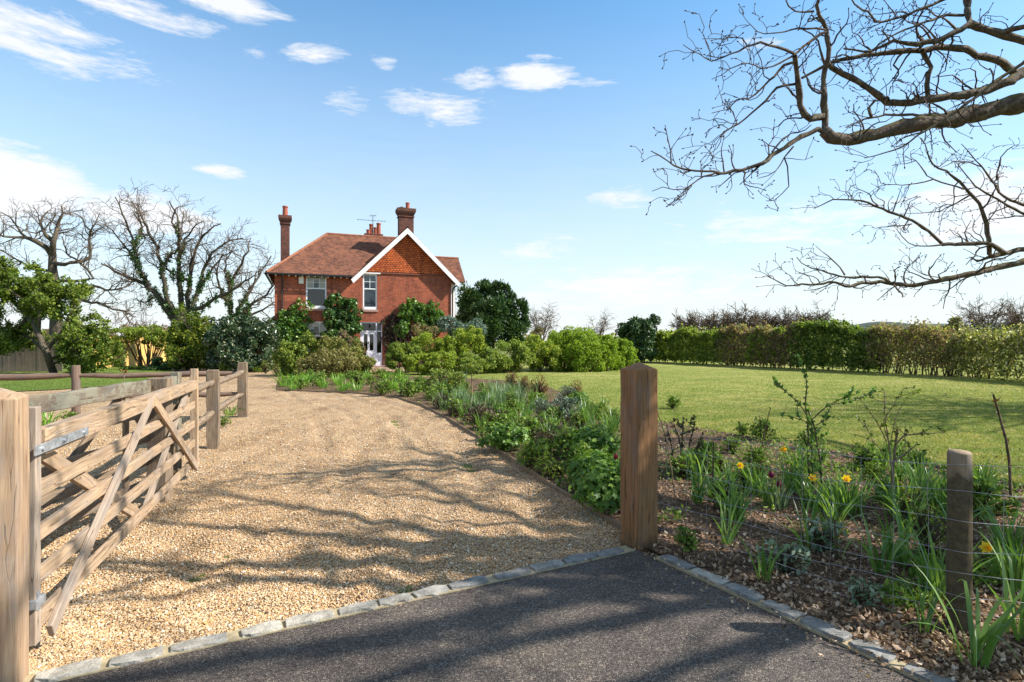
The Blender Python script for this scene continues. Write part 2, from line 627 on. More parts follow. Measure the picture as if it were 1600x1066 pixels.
m, t = mat_new('granite_sett')
c = t.n('ShaderNodeTexCoord')
g = t.n('ShaderNodeNewGeometry')
n = t.noise(c.outputs['Object'], 120, 4, 0.7)
n2 = t.noise(c.outputs['Object'], 14, 4, 0.6)
col = t.ramp(t.math('ADD', t.math('MULTIPLY', n, 0.5), t.math('MULTIPLY', n2, 0.5)), [(0.35, (0.13, 0.12, 0.105)), (0.5, (0.29, 0.275, 0.245)), (0.65, (0.46, 0.44, 0.40))])
tone = t.ramp(g.outputs['Random Per Island'], [(0, (0.62, 0.63, 0.66)), (1, (1.25, 1.2, 1.1))])
finish(t, t.mix(1.0, col, tone, 'MULTIPLY'), 0.75, n2, 0.8, 0.01)
M['sett'] = m
M['mortar'] = plain('mortar', (0.36, 0.29, 0.175), 0.9, 0.25, 30)

M['oak_new'] = woodmat('new_oak', (0.50, 0.35, 0.225), (0.28, 0.168, 0.095), 0.7)
M['oak_post'] = woodmat('post_oak', (0.40, 0.205, 0.090), (0.165, 0.078, 0.032), 1.0, dirt=True)
M['oak_gate'] = woodmat('gate_oak', (0.54, 0.39, 0.255), (0.27, 0.175, 0.105), 0.9)
M['oak_pale'] = woodmat('silvering_oak', (0.50, 0.40, 0.31), (0.28, 0.205, 0.15), 0.8)
M['wood_old'] = woodmat('weathered_wood', (0.33, 0.245, 0.165), (0.12, 0.082, 0.052), 1.0)
M['wood_lichen'] = woodmat('lichen_wood', (0.26, 0.21, 0.15), (0.12, 0.09, 0.06), 0.9, lichen=(0.225, 0.21, 0.155))
M['wood_reddish'] = woodmat('round_rail_wood', (0.26, 0.17, 0.125), (0.115, 0.072, 0.052), 0.9)
M['stake'] = woodmat('stake_wood', (0.40, 0.285, 0.17), (0.20, 0.135, 0.08), 0.6, algae=True)
M['edging'] = woodmat('edging_board', (0.35, 0.24, 0.14), (0.18, 0.12, 0.07), 0.4)
M['fence_grey'] = woodmat('grey_boards', (0.30, 0.24, 0.19), (0.17, 0.13, 0.10), 0.4)
M['fence_ochre'] = woodmat('ochre_boards', (0.80, 0.50, 0.16), (0.62, 0.36, 0.10), 0.2)
M['galv'] = plain('galvanised_steel', (0.40, 0.41, 0.42), 0.5, 0.35, 30, 0.55, 0.5)
M['wire'] = plain('fence_wire', (0.36, 0.36, 0.37), 0.45, 0.1, 10, 0.6, 0.5)
M['black'] = plain('black_iron', (0.02, 0.02, 0.022), 0.5)

M['bark_oak'] = barkmat('oak_bark', (0.045, 0.033, 0.025), (0.19, 0.145, 0.105), moss=(0.125, 0.105, 0.025), lichen=(0.19, 0.185, 0.15))
M['twig_oak'] = barkmat('oak_twig', (0.05, 0.034, 0.025), (0.13, 0.09, 0.064))
M['bark_far'] = barkmat('tree_bark', (0.045, 0.034, 0.025), (0.13, 0.10, 0.072), lichen=(0.15, 0.14, 0.09))
M['twig_far'] = barkmat('tree_twig', (0.075, 0.052, 0.032), (0.17, 0.122, 0.078))
M['stem'] = barkmat('shrub_stem', (0.05, 0.035, 0.022), (0.16, 0.11, 0.075))
M['stem_pale'] = barkmat('pale_stem', (0.15, 0.10, 0.06), (0.32, 0.22, 0.13))
M['stem_green'] = plain('green_stem', (0.10, 0.20, 0.04), 0.5)

M['brick'] = brickmat('red_brick', (0.42, 0.100, 0.045), (0.26, 0.062, 0.032), (0.26, 0.13, 0.085), 0.235, 0.078, 'wall', msize=0.011)
M['brick_dark'] = brickmat('chimney_brick', (0.19, 0.062, 0.040), (0.10, 0.036, 0.028), (0.14, 0.09, 0.07), 0.235, 0.078, 'wall', msize=0.012)
M['tile_x'] = brickmat('roof_tile', (0.245, 0.098, 0.055), (0.125, 0.055, 0.036), (0.06, 0.03, 0.022), 0.19, 0.075, 'roof_x', True, 0.006, 1.0)
M['tile_y'] = brickmat('roof_tile_side', (0.30, 0.115, 0.065), (0.20, 0.076, 0.05), (0.09, 0.04, 0.03), 0.19, 0.075, 'roof_y', True, 0.006, 1.0)
M['tile_hung'] = brickmat('hung_tile', (0.64, 0.155, 0.040), (0.40, 0.088, 0.028), (0.10, 0.025, 0.015), 0.17, 0.115, 'roof_x', False, 0.014, 1.0)
M['ridge'] = plain('ridge_tile', (0.27, 0.105, 0.055), 0.8, 0.3, 6)
M['pot'] = plain('chimney_pot_clay', (0.32, 0.085, 0.045), 0.7, 0.2, 8)
M['white'] = plain('white_paint', (0.80, 0.80, 0.79), 0.45, 0.04, 4)
M['door'] = plain('door_paint', (0.72, 0.70, 0.74), 0.4, 0.04, 4)
M['curtain'] = plain('curtain_cloth', (0.80, 0.74, 0.58), 0.9, 0.15, 20)
M['blind'] = plain('blind_cloth', (0.34, 0.37, 0.42), 0.8, 0.1, 20)
M['dark_in'] = plain('dark_interior', (0.02, 0.018, 0.016), 0.9)
M['cream'] = plain('alarm_plastic', (0.72, 0.70, 0.60), 0.4, 0.03)

m, t = mat_new('window_glass')
fr = t.n('ShaderNodeFresnel')
fr.inputs[0].default_value = 1.45
tr = t.n('ShaderNodeBsdfTransparent')
tr.inputs[0].default_value = (0.72, 0.75, 0.75, 1)
gl = t.n('ShaderNodeBsdfGlossy')
gl.inputs['Roughness'].default_value = 0.02
mx = t.n('ShaderNodeMixShader')
t.l(t.math('ADD', fr.outputs[0], 0.05), mx.inputs[0])
t.l(tr.outputs[0], mx.inputs[1])
t.l(gl.outputs[0], mx.inputs[2])
o = t.n('ShaderNodeOutputMaterial')
t.l(mx.outputs[0], o.inputs[0])
M['glass'] = m

L = {}
L['hebe'] = leafmat('bright_shrub_leaf', [(0, (0.12, 0.19, 0.02)), (0.45, (0.24, 0.31, 0.035)), (0.8, (0.36, 0.41, 0.06)), (1, (0.48, 0.48, 0.11))], 0.5)
L['hebe2'] = leafmat('pale_shrub_leaf', [(0, (0.10, 0.16, 0.025)), (0.5, (0.20, 0.27, 0.045)), (0.85, (0.31, 0.37, 0.075)), (1, (0.42, 0.44, 0.12))], 0.5)
L['round'] = leafmat('rounded_shrub_leaf', [(0, (0.09, 0.17, 0.015)), (0.45, (0.19, 0.29, 0.022)), (0.8, (0.30, 0.40, 0.04)), (1, (0.42, 0.48, 0.07))], 0.5)
L['dark'] = leafmat('dark_evergreen_leaf', [(0, (0.014, 0.04, 0.012)), (0.5, (0.035, 0.08, 0.022)), (0.9, (0.085, 0.15, 0.04)), (1, (0.14, 0.22, 0.06))], 0.2, 0.4, 0.35)
L['ivy'] = leafmat('ivy_leaf', [(0, (0.02, 0.065, 0.012)), (0.6, (0.06, 0.14, 0.025)), (1, (0.17, 0.27, 0.06))], 0.25, 0.35, 0.5)
L['climber'] = leafmat('climber_leaf', [(0, (0.035, 0.10, 0.015)), (0.5, (0.10, 0.21, 0.028)), (1, (0.22, 0.34, 0.06))], 0.3, 0.35, 0.5)
L['purple'] = leafmat('purple_leaf', [(0, (0.035, 0.022, 0.022)), (0.6, (0.09, 0.05, 0.045)), (1, (0.10, 0.13, 0.04))], 0.2)
L['lime'] = leafmat('lime_conifer_leaf', [(0, (0.035, 0.07, 0.012)), (0.45, (0.10, 0.15, 0.02)), (0.8, (0.22, 0.26, 0.025)), (1, (0.38, 0.38, 0.04))])
L['varieg'] = leafmat('variegated_leaf', [(0, (0.015, 0.035, 0.012)), (0.5, (0.03, 0.07, 0.022)), (0.78, (0.075, 0.12, 0.04)), (1, (0.34, 0.35, 0.22))], 0.2, 0.3, 0.5)
L['hawthorn'] = leafmat('hawthorn_leaf', [(0, (0.045, 0.08, 0.015)), (0.5, (0.13, 0.19, 0.026)), (1, (0.31, 0.36, 0.055))], 0.4)
L['mixed'] = leafmat('mixed_shrub_leaf', [(0, (0.08, 0.11, 0.02)), (0.4, (0.18, 0.20, 0.04)), (0.75, (0.31, 0.30, 0.08)), (1, (0.38, 0.24, 0.12))])
L['twiggy'] = leafmat('twiggy_shrub_leaf', [(0, (0.10, 0.095, 0.03)), (0.5, (0.24, 0.21, 0.07)), (1, (0.37, 0.33, 0.12))])
L['pieris'] = leafmat('pink_tipped_leaf', [(0, (0.04, 0.075, 0.02)), (0.5, (0.09, 0.13, 0.03)), (0.75, (0.25, 0.14, 0.09)), (1, (0.42, 0.24, 0.20))])
L['hedge_green'] = leafmat('hedge_leaf', [(0, (0.073, 0.122, 0.022)), (0.45, (0.195, 0.256, 0.037)), (0.85, (0.329, 0.403, 0.061)), (1, (0.451, 0.464, 0.110))], 0.5)
L['hedge_dark'] = leafmat('dense_hedge_leaf', [(0, (0.043, 0.079, 0.020)), (0.5, (0.122, 0.183, 0.034)), (0.85, (0.244, 0.317, 0.055)), (1, (0.342, 0.378, 0.098))], 0.5)
L['hedge_brown'] = leafmat('bare_hedge_leaf', [(0, (0.110, 0.079, 0.049)), (0.4, (0.268, 0.189, 0.116)), (0.7, (0.390, 0.287, 0.183)), (0.75, (0.244, 0.293, 0.061)), (1, (0.317, 0.354, 0.073))], 0.5)
L['hedge_blossom'] = leafmat('blossom_hedge_leaf', [(0, (0.061, 0.073, 0.030)), (0.45, (0.232, 0.256, 0.061)), (0.75, (0.378, 0.378, 0.110)), (0.88, (0.415, 0.305, 0.195)), (1, (0.800, 0.781, 0.659))], 0.5)
L['daff'] = leafmat('daffodil_leaf', [(0, (0.07, 0.145, 0.025)), (0.5, (0.13, 0.24, 0.045)), (1, (0.23, 0.35, 0.08))], 0.4, 0.35, 0.5)
L['daff_blue'] = leafmat('blue_green_leaf', [(0, (0.08, 0.14, 0.055)), (0.5, (0.16, 0.24, 0.105)), (1, (0.32, 0.39, 0.22))], 0.35, 0.4, 0.4)
L['strap'] = leafmat('bright_strap_leaf', [(0, (0.08, 0.20, 0.02)), (0.5, (0.17, 0.34, 0.035)), (1, (0.32, 0.47, 0.07))], 0.4, 0.4, 0.4)
L['geranium'] = leafmat('geranium_leaf', [(0, (0.045, 0.11, 0.014)), (0.5, (0.11, 0.215, 0.025)), (1, (0.24, 0.37, 0.06))], 0.3, 0.45, 0.4)
L['heuchera'] = leafmat('heuchera_leaf', [(0, (0.03, 0.02, 0.018)), (0.5, (0.10, 0.065, 0.04)), (1, (0.12, 0.13, 0.045))], 0.2)
L['glaucous'] = leafmat('glaucous_leaf', [(0, (0.05, 0.09, 0.065)), (0.5, (0.11, 0.16, 0.12)), (0.9, (0.20, 0.27, 0.20)), (1, (0.45, 0.48, 0.40))], 0.25)
L['rust'] = leafmat('rust_leaf', [(0, (0.10, 0.06, 0.02)), (0.5, (0.24, 0.13, 0.05)), (1, (0.34, 0.20, 0.06))], 0.3)
L['euonymus'] = leafmat('yellow_green_leaf', [(0, (0.06, 0.11, 0.015)), (0.5, (0.15, 0.21, 0.03)), (1, (0.36, 0.38, 0.07))], 0.3)
L['weed'] = leafmat('ground_cover_leaf', [(0, (0.06, 0.12, 0.015)), (0.5, (0.14, 0.23, 0.03)), (1, (0.30, 0.38, 0.08))], 0.35)
L['grass'] = leafmat('grass_blade', [(0, (0.115, 0.165, 0.028)), (0.4, (0.19, 0.235, 0.042)), (0.75, (0.29, 0.30, 0.08)), (1, (0.47, 0.41, 0.19))], 0.35, 0.6, 0.2, patch=[(0.37, (0.52, 0.74, 0.5)), (0.45, (0.88, 1.02, 0.8)), (0.53, (1.25, 1.14, 1.1)), (0.62, (1.75, 1.35, 1.9))])
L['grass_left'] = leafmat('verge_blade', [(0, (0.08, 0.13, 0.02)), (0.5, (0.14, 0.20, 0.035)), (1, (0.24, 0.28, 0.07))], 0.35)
L['litter'] = leafmat('dead_leaf', [(0, (0.07, 0.042, 0.027)), (0.3, (0.20, 0.122, 0.072)), (0.6, (0.36, 0.235, 0.145)), (0.85, (0.52, 0.37, 0.25)), (1, (0.66, 0.53, 0.40))], 0.15, 0.7)
L['yellow'] = leafmat('yellow_petal', [(0, (0.80, 0.50, 0.02)), (1, (0.85, 0.62, 0.05))], 0.35)
L['trumpet'] = leafmat('trumpet_petal', [(0, (0.80, 0.36, 0.01)), (1, (0.82, 0.42, 0.02))], 0.3)
L['tulip'] = leafmat('dark_tulip_petal', [(0, (0.10, 0.008, 0.025)), (1, (0.17, 0.012, 0.045))], 0.25)
L['redtulip'] = leafmat('red_tulip_petal', [(0, (0.25, 0.01, 0.02)), (1, (0.35, 0.02, 0.03))], 0.25)
L['pale'] = leafmat('pale_tip_leaf', [(0, (0.10, 0.17, 0.09)), (1, (0.35, 0.42, 0.30))], 0.3)
L['rose'] = leafmat('rose_leaf', [(0, (0.03, 0.045, 0.02)), (0.5, (0.07, 0.10, 0.03)), (1, (0.16, 0.08, 0.05))], 0.25)


# ------------------------------------------------------------------ foliage helpers
def unit(a):
    return a / (np.linalg.norm(a, axis=1)[:, None] + 1e-9)


def leaf_mesh(pts, nrm, size, aspect=0.55, up=0.0, along=0.5):
    """one folded diamond per point; returns V, F(tris)"""
    n = len(pts)
    rv = unit(rng.normal(size=(n, 3)))
    a = unit(rv + nrm * along + np.array([0, 0, up]))
    b = unit(np.cross(a, unit(rng.normal(size=(n, 3)) * 0.7 + nrm)))
    c = np.cross(a, b)
    s = size * rng.uniform(0.5, 1.45, n)[:, None]
    h = s * aspect * 0.5
    v0 = pts - a * s * 0.5
    v1 = pts + b * h + c * h * 0.35
    v2 = pts + a * s * 0.5
    v3 = pts - b * h + c * h * 0.35
    V = np.stack([v0, v1, v2, v3], axis=1).reshape(-1, 3)
    i = np.arange(n)[:, None] * 4
    F = np.concatenate([i + np.array([[0, 1, 2]]), i + np.array([[0, 2, 3]])])
    return V, F


def clump_points(blobs, n, sub=14, subr=0.34, shell=(0.72, 1.08), zmin=0.03, upper=0.25):
    """points on small clumps that sit all over ellipsoids: (cx,cy,cz,rx,ry,rz)"""
    area = np.array([(b[3] * b[4] + b[3] * b[5] + b[4] * b[5]) for b in blobs])
    cnt = np.maximum(1, (n * area / area.sum()).astype(int))
    ps, ns = [], []
    for b, k in zip(blobs, cnt):
        c = np.array(b[:3])
        r = np.array(b[3:6])
        d = unit(rng.normal(size=(sub, 3)) + np.array([0, 0, upper]))
        sc = c + d * r * rng.uniform(0.55, 0.95, sub)[:, None]
        sr = subr * rng.uniform(0.7, 1.35, sub)
        idx = rng.integers(0, sub, k)
        q = unit(rng.normal(size=(k, 3)) + d[idx] * 0.7)
        rad_ = rng.uniform(*shell, k)
        spr = rng.uniform(size=k) < .06
        rad_[spr] *= rng.uniform(1.1, 1.6, spr.sum())          # stray sprigs
        ps.append(sc[idx] + q * r * (sr[idx] * rad_)[:, None])
        ns.append(unit(q + d[idx] * 0.3))
    p = np.concatenate(ps)
    q = np.concatenate(ns)
    k = p[:, 2] > zmin
    return p[k], q[k]


def foliage_obj(name, blobs, n, size, mat, base=(0, 0, 0), parent=None, aspect=0.55, **kw):
    up = kw.pop('up', 0.0)
    along = kw.pop('along', 0.5)
    p, q = clump_points(blobs, n, **kw)
    V, F = leaf_mesh(p, q, size, aspect, up, along)
    world = Matrix.Translation(base)
    return obj_np(name, V, [F], mat, parent, False, world)


def stems_to(blobs, k=4, r=0.03):
    tb = Tubes()
    for b in blobs:
        for _ in range(k):
            s = np.array([b[0] * 0.4 + random.uniform(-.1, .1), b[1] * 0.4 + random.uniform(-.1, .1), 0.0])
            e = np.array([b[0] + random.uniform(-.7, .7) * b[3], b[1] + random.uniform(-.7, .7) * b[4], b[2] + random.uniform(0, .7) * b[5]])
            mid = (s + e) / 2 + np.array([random.uniform(-.15, .15), random.uniform(-.15, .15), 0.1])
            tb.add([s, mid, e], [r, r * 0.7, r * 0.3], 4)
    return tb


def shrub(name, label, cat, base, blobs, n, size, mat, group=None, stems=3, sr=0.03, **kw):
    o = foliage_obj(name, blobs, n, size, mat, (base[0], base[1], 0), None, **kw)
    tag(o, label, cat, group)
    if stems:
        stems_to(blobs, stems, sr).build('stem', M['stem'], o, world=WM[o.name])
    return o


def wiggle(p0, d, length, k, amp, droop=0.0, curl=0.0):
    """a crooked path"""
    pts = [np.array(p0, float)]
    d = np.array(d, float)
    d /= np.linalg.norm(d) + 1e-9
    st = length / k
    for i in range(k):
        d = d + np.array([random.gauss(0, amp), random.gauss(0, amp), random.gauss(0, amp) + droop])
        d /= np.linalg.norm(d) + 1e-9
        pts.append(pts[-1] + d * st)
    return np.array(pts)


def resample(pts, step):
    pts = np.asarray(pts, float)
    seg = np.linalg.norm(np.diff(pts, axis=0), axis=1)
    s = np.concatenate([[0], np.cumsum(seg)])
    m = max(2, int(s[-1] / step) + 1)
    q = np.linspace(0, s[-1], m)
    return np.stack([np.interp(q, s, pts[:, i]) for i in range(3)], axis=1), s[-1]


def grow(tb_thick, tb_thin, pts, r0, r1, level, maxlevel, spec, thr=0.012):
    """limb along pts plus crooked side branches; spec: dict(den, len, amp, up, kids)"""
    k = len(pts)
    rad = np.linspace(r0, r1, k)
    if spec.get('bud') and r0 > .012:
        rad = rad * np.random.uniform(.86, 1.14, k)
    (tb_thick if r0 > thr else tb_thin).add(pts, rad, 7 if r0 > 0.06 else (5 if r0 > thr else 3))
    if spec.get('bud') and level >= 1:
        d_ = pts[-1] - pts[-2]
        d_ = d_ / (np.linalg.norm(d_) + 1e-9)
        tb_thin.add([pts[-1] - d_ * .004, pts[-1] + d_ * .008, pts[-1] + d_ * .022], [.004, .0085, .002], 4)
    if level >= maxlevel:
        return
    length = np.linalg.norm(np.diff(pts, axis=0), axis=1).sum()
    nk = max(1, int(length * spec['den'][min(level, len(spec['den']) - 1)] * random.uniform(0.8, 1.25)))
    for _ in range(nk):
        u = random.uniform(0.12 if level else 0.25, 1.0)
        i = min(k - 2, int(u * (k - 1)))
        f = u * (k - 1) - i
        p = pts[i] * (1 - f) + pts[i + 1] * f
        tan = pts[i + 1] - pts[i]
        tan = tan / (np.linalg.norm(tan) + 1e-9)
        rv = np.random.normal(size=3)
        rv -= tan * (rv @ tan)
        rv /= np.linalg.norm(rv) + 1e-9
        d = tan * random.uniform(0.3, 0.9) + rv * random.uniform(0.5, 1.0) + np.array([0, 0, spec['up']])
        rr = (r0 * (1 - u) + r1 * u)
        ln = spec['len'][min(level, len(spec['len']) - 1)] * random.uniform(0.5, 1.3)
        if spec.get('bud') and level == 0:
            ln *= 1.15 - .6 * u
        c0 = max(spec['rmin'], min(rr * 0.62, ln * 0.022 + spec['rmin']))
        sub = wiggle(p, d, ln, 4 if ln < 0.4 else 6, spec['amp'])
        grow(tb_thick, tb_thin, sub, c0, max(spec['rmin'] * 0.7, c0 * 0.35), level + 1, maxlevel, spec, thr)


np.random.seed(11)

# ------------------------------------------------------------------ ground sheets
th = R(28.4)
U = np.array([math.cos(th), math.sin(th)])      # along the tarmac's far edge
Vv = np.array([-math.sin(th), math.cos(th)])    # across the gateway
Wd = np.array([0.495, -0.869])                  # along the tarmac's right edge
CN = np.array([0.924, 4.19])                    # the tarmac's corner at the right gate post

edge_px = [(985, 836), (930, 800), (870, 766), (800, 719), (745, 683), (700, 655), (660, 634), (620, 622), (560, 615), (500, 613), (432, 610)]
edge = [G(*p) for p in edge_px]
lawn_px = [(748, 593), (800, 596), (850, 603), (890, 620), (930, 641), (1000, 655), (1100, 672), (1200, 689), (1300, 706), (1430, 722), (1600, 764)]
lawn_edge = [G(*p) for p in lawn_px]

sheet('ground', [(-3500, -60), (3500, -60), (3500, 5000), (-3500, 5000)], -0.05, M['ground'])


def smooth_path(pts, n=160):
    pts = np.array(pts, float)
    t0 = np.linspace(0, 1, len(pts))
    q = np.linspace(0, 1, n)
    k = np.stack([np.interp(q, t0, pts[:, i]) for i in range(2)], 1)
    for _ in range(60):
        k[1:-1] = (k[:-2] + 2 * k[1:-1] + k[2:]) / 4
    return k


PATHS = [smooth_path(p) for p in ([(-.9, 2.2), (-1.0, 5.5), (-1.5, 8.5), (-2.8, 12.5), (-5.0, 16), (-9.5, 18.8)], [(-.3, 2.4), (-.6, 6), (-1.0, 9), (-2.0, 12.8), (-4.6, 16.6), (-9, 17.6)], [(-1.5, 2.2), (-1.3, 5.5), (-2.2, 9), (-3.8, 13), (-6.4, 18), (-9, 24)])]
r3 = np.random.default_rng(21)
WV = [(r3.normal(size=2) * f, r3.uniform(0, 6.28), a) for f, a in ((1.2, .006), (1.7, .006), (2.6, .005), (3.6, .004), (5.5, .004), (7.5, .003), (11, .0025), (15, .002), (20, .002))]


def drive_height(p):
    h = np.zeros(len(p))
    for d_, ph, a in WV:
        h += a * np.sin(p @ d_ + ph)
    for j, path in enumerate(PATHS):
        tan = np.gradient(path, axis=0)
        tan /= np.linalg.norm(tan, axis=1)[:, None]
        nrm_ = np.stack([-tan[:, 1], tan[:, 0]], 1)
        for side_ in (-.72, .72):
            c_ = path + nrm_ * side_
            dm = np.full(len(p), 9.0)
            sg = np.zeros(len(p))
            for a0 in range(0, len(c_), 1):
                dd = np.hypot(p[:, 0] - c_[a0, 0], p[:, 1] - c_[a0, 1])
                dm = np.minimum(dm, dd)
            k = .7 + .5 * np.sin(p @ np.array([.9, 1.3]) + j * 2 + side_)
            h += k * (-.024 * np.exp(-(dm / .10) ** 2) + .012 * np.exp(-((dm - .20) / .07) ** 2))
    return np.minimum(h - .012, .004)


gx = np.arange(-9.6, 2.6, .06)
gy = np.concatenate([np.arange(2.0, 9, .06), np.arange(9, 19.9, .09)])
GXX, GYY = np.meshgrid(gx, gy)
gpts = np.stack([GXX.ravel(), GYY.ravel()], 1)
gh = drive_height(gpts)
nxg, nyg = len(gx), len(gy)
ii = (np.arange(nyg - 1)[:, None] * nxg + np.arange(nxg - 1)[None]).ravel()
drive = obj_np('drive', np.column_stack([gpts, gh]), [np.stack([ii, ii + 1, ii + nxg + 1, ii + nxg], 1)], M['gravel'], smooth=True)
tag(drive, kind='structure')
y1, x0_, x1_ = float(gy[-1]), float(gx[0]), float(gx[-1])
sheet('drive', [(-40, y1 - .02), (3, y1 - .02), (3, 20), (0, 34), (-6, 36), (-14, 36), (-26, 33), (-40, 26)], -.014, M['gravel'])
sheet('drive', [(-40, 1.5), (x0_ + .02, 1.5), (x0_ + .02, y1 - .02), (-40, y1 - .02)], -.014, M['gravel'])
sheet('lawn', [G(432, 590)] + [G(600, 590)] + lawn_edge + [(9.5, 2.2), (40, 2.2), (40, 70), (2, 70), (-2.5, 36), (-5.5, 29.5), (-8, 28.6), (-10.3, 26.5)], 0.012, M['lawn'])
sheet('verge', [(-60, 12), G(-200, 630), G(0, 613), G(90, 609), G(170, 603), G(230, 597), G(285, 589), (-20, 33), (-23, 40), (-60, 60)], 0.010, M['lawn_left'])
tar_l = CN - U * 7
tar_r = CN + Wd * 8
sheet('road', [tuple(tar_l), tuple(CN), tuple(tar_r), (5, -8), (-8, -8)], 0.012, M['tarmac'])
bed_poly = [tuple(CN + Wd * 8 + np.array([.1, .05])), tuple(CN + np.array([.06, 0.02]))] + edge + [G(436, 592), G(520, 588), G(620, 588)] + lawn_edge + [(9.5, 2.4), (9.5, -2)]
sheet('flower_bed', bed_poly, 0.028, M['soil'])
pathp = [G(545, 582), G(640, 582), G(660, 575), (-5.5, 33.9), (-8.6, 32.9), G(545, 576)]
m = plain('brick_paving', (0.42, 0.27, 0.19), 0.85, 0.25, 14)
sheet('path', pathp, 0.022, m)

# setts along the two edges of the tarmac, on a bed of mortar
mo = MB()
mo.box((0, -0.055, 0.0), (7, 0.055, 0.019), Matrix.Translation((tar_l[0], tar_l[1], 0)) @ Matrix.Rotation(th, 4, 'Z') @ Matrix.Translation((-0.03, 0.045, 0)))
aw = math.atan2(Wd[1], Wd[0])
mo.box((0.20, 0, 0.0), (8, 0.11, 0.027), Matrix.Translation((CN[0], CN[1], 0)) @ Matrix.Rotation(aw, 4, 'Z') @ Matrix.Translation((0, -0.01, 0)))
kb = MB()


def sett(M4, L_, W_):
    h = 0.030 + random.uniform(-.005, .006)
    n = 5
    vs, fs = [], []
    top, bot = [], []
    for i in range(n):
        x = L_ * i / (n - 1)
        e = 0.012 if i in (0, n - 1) else 0
        for s in (0, 1):
            y = (0 + e if s == 0 else W_ - e) + random.uniform(-.011, .011)
            vs.append(M4 @ Vector((x + random.uniform(-.006, .006), y, h + random.uniform(-.005, .005))))
    for i in range(n):
        x = L_ * i / (n - 1)
        for s in (0, 1):
            vs.append(M4 @ Vector((x, -0.004 if s == 0 else W_ + .004, 0.0)))
    k = 2 * n
    for i in range(n - 1):
        a = 2 * i
        fs.append((a, a + 2, a + 3, a + 1))
        fs.append((a, a + k, a + 2 + k, a + 2))
        fs.append((a + 1, a + 3, a + 3 + k, a + 1 + k))
    fs.append((0, 1, 1 + k, k))
    fs.append((2 * n - 2, 2 * n - 2 + k, 2 * n - 1 + k, 2 * n - 1))
    kb.add(vs, fs)


x = 0.0
while x < 6.72:
    ln = random.uniform(0.17, 0.26)
    sett(Matrix.Translation((tar_l[0], tar_l[1], 0)) @ Matrix.Rotation(th, 4, 'Z') @ Matrix.Translation((x, -0.005, 0.004)), min(ln, 6.88 - x), 0.09)
    x += ln + random.choice((.022, .03, .06))
x = 0.225
while x < 7.5:
    ln = random.uniform(0.17, 0.27)
    sett(Matrix.Translation((CN[0], CN[1], 0)) @ Matrix.Rotation(aw, 4, 'Z') @ Matrix.Translation((x, -0.005, 0.012)), ln, 0.10)
    x += ln + random.choice((.022, .03, .06))
kerb = tag(kb.build('kerb', M['sett'], bevel=0.004), kind='structure')
mo.build('mortar_joint', M['mortar'], kerb)

# loose stones of the gravel
gpoly = [tuple(CN - U * 6), tuple(CN - U * 0.02 + Vv * .0)] + edge[:8] + [(-5.5, 17), (-10, 13), (-9, 5)]


def scatter(poly, n, ymin, ymax, x0, x1, power=2.0, wide=.95):
    """more points near the camera"""
    u = rng.uniform(size=n)
    a = ymin ** (1 - power)
    b = ymax ** (1 - power)
    y = (a + u * (b - a)) ** (1 / (1 - power))
    x = rng.uniform(-.95, wide, n) * y if x0 is None else rng.uniform(x0, x1, n)
    p = np.stack([x, y], axis=1)
    return p[in_poly(p, poly)]


gp = scatter(gpoly, 420000, 2.2, 15, None, None, 2.6)
n = len(gp)
r = rng.lognormal(math.log(0.0053), 0.30, n) * np.clip(gp[:, 1] / 6, 1.0, 1.5)
gz = drive_height(gp)
octv = np.array([(1, 0, 0), (0, 1, 0), (-1, 0, 0), (0, -1, 0), (0, 0, 1), (0, 0, -1)], float)
octf = np.array([(0, 1, 4), (1, 2, 4), (2, 3, 4), (3, 0, 4), (1, 0, 5), (2, 1, 5), (3, 2, 5), (0, 3, 5)])
an = rng.uniform(0, 2 * np.pi, n)
sc3 = np.stack([rng.uniform(0.8, 1.6, n), rng.uniform(0.7, 1.2, n), rng.uniform(0.5, 0.9, n)], axis=1) * r[:, None]
q = octv[None] * sc3[:, None, :] * rng.uniform(.8, 1.2, (n, 6, 1))
ca, sa = np.cos(an)[:, None], np.sin(an)[:, None]
tl = rng.normal(0, 0.35, (n, 1))
qx = q[:, :, 0] * ca - q[:, :, 1] * sa
qy = q[:, :, 0] * sa + q[:, :, 1] * ca
qz = q[:, :, 2] + q[:, :, 0] * tl
V = np.stack([qx + gp[:, :1], qy + gp[:, 1:2], qz + (r * 0.40 + gz)[:, None]], axis=-1).reshape(-1, 3)
F = (octf[None] + (np.arange(n) * 6)[:, None, None]).reshape(-1, 3)
tag(obj_np('gravel', V, [F], M['pebble'], smooth=True), kind='stuff')

# short grass of the lawns
def blades(name, poly, n, ymin, ymax, h, mat, power=2.2, x0=None, x1=None, z=0.012, wd=0.006):
    p = scatter(poly, n, ymin, ymax, x0, x1, power, 1.7)
    k = len(p)
    hh = h * rng.uniform(0.5, 1.2, k)
    ww = wd * np.clip(p[:, 1] / 6, 1, 3.0)
    a = rng.uniform(0, 2 * np.pi, k)
    d = np.stack([np.cos(a), np.sin(a)], 1)
    ln = rng.normal(0, 1.0, (k, 2)) * hh[:, None]
    b = np.concatenate([p, np.full((k, 1), z)], axis=1)
    v0 = b.copy()
    v0[:, :2] -= d * ww[:, None] * .5
    v1 = b.copy()
    v1[:, :2] += d * ww[:, None] * .5
    v2 = b.copy()
    v2[:, :2] += ln
    v2[:, 2] += hh
    V = np.stack([v0, v1, v2], 1).reshape(-1, 3)
    return tag(obj_np(name, V, [np.arange(3 * k).reshape(-1, 3)], mat), kind='stuff')


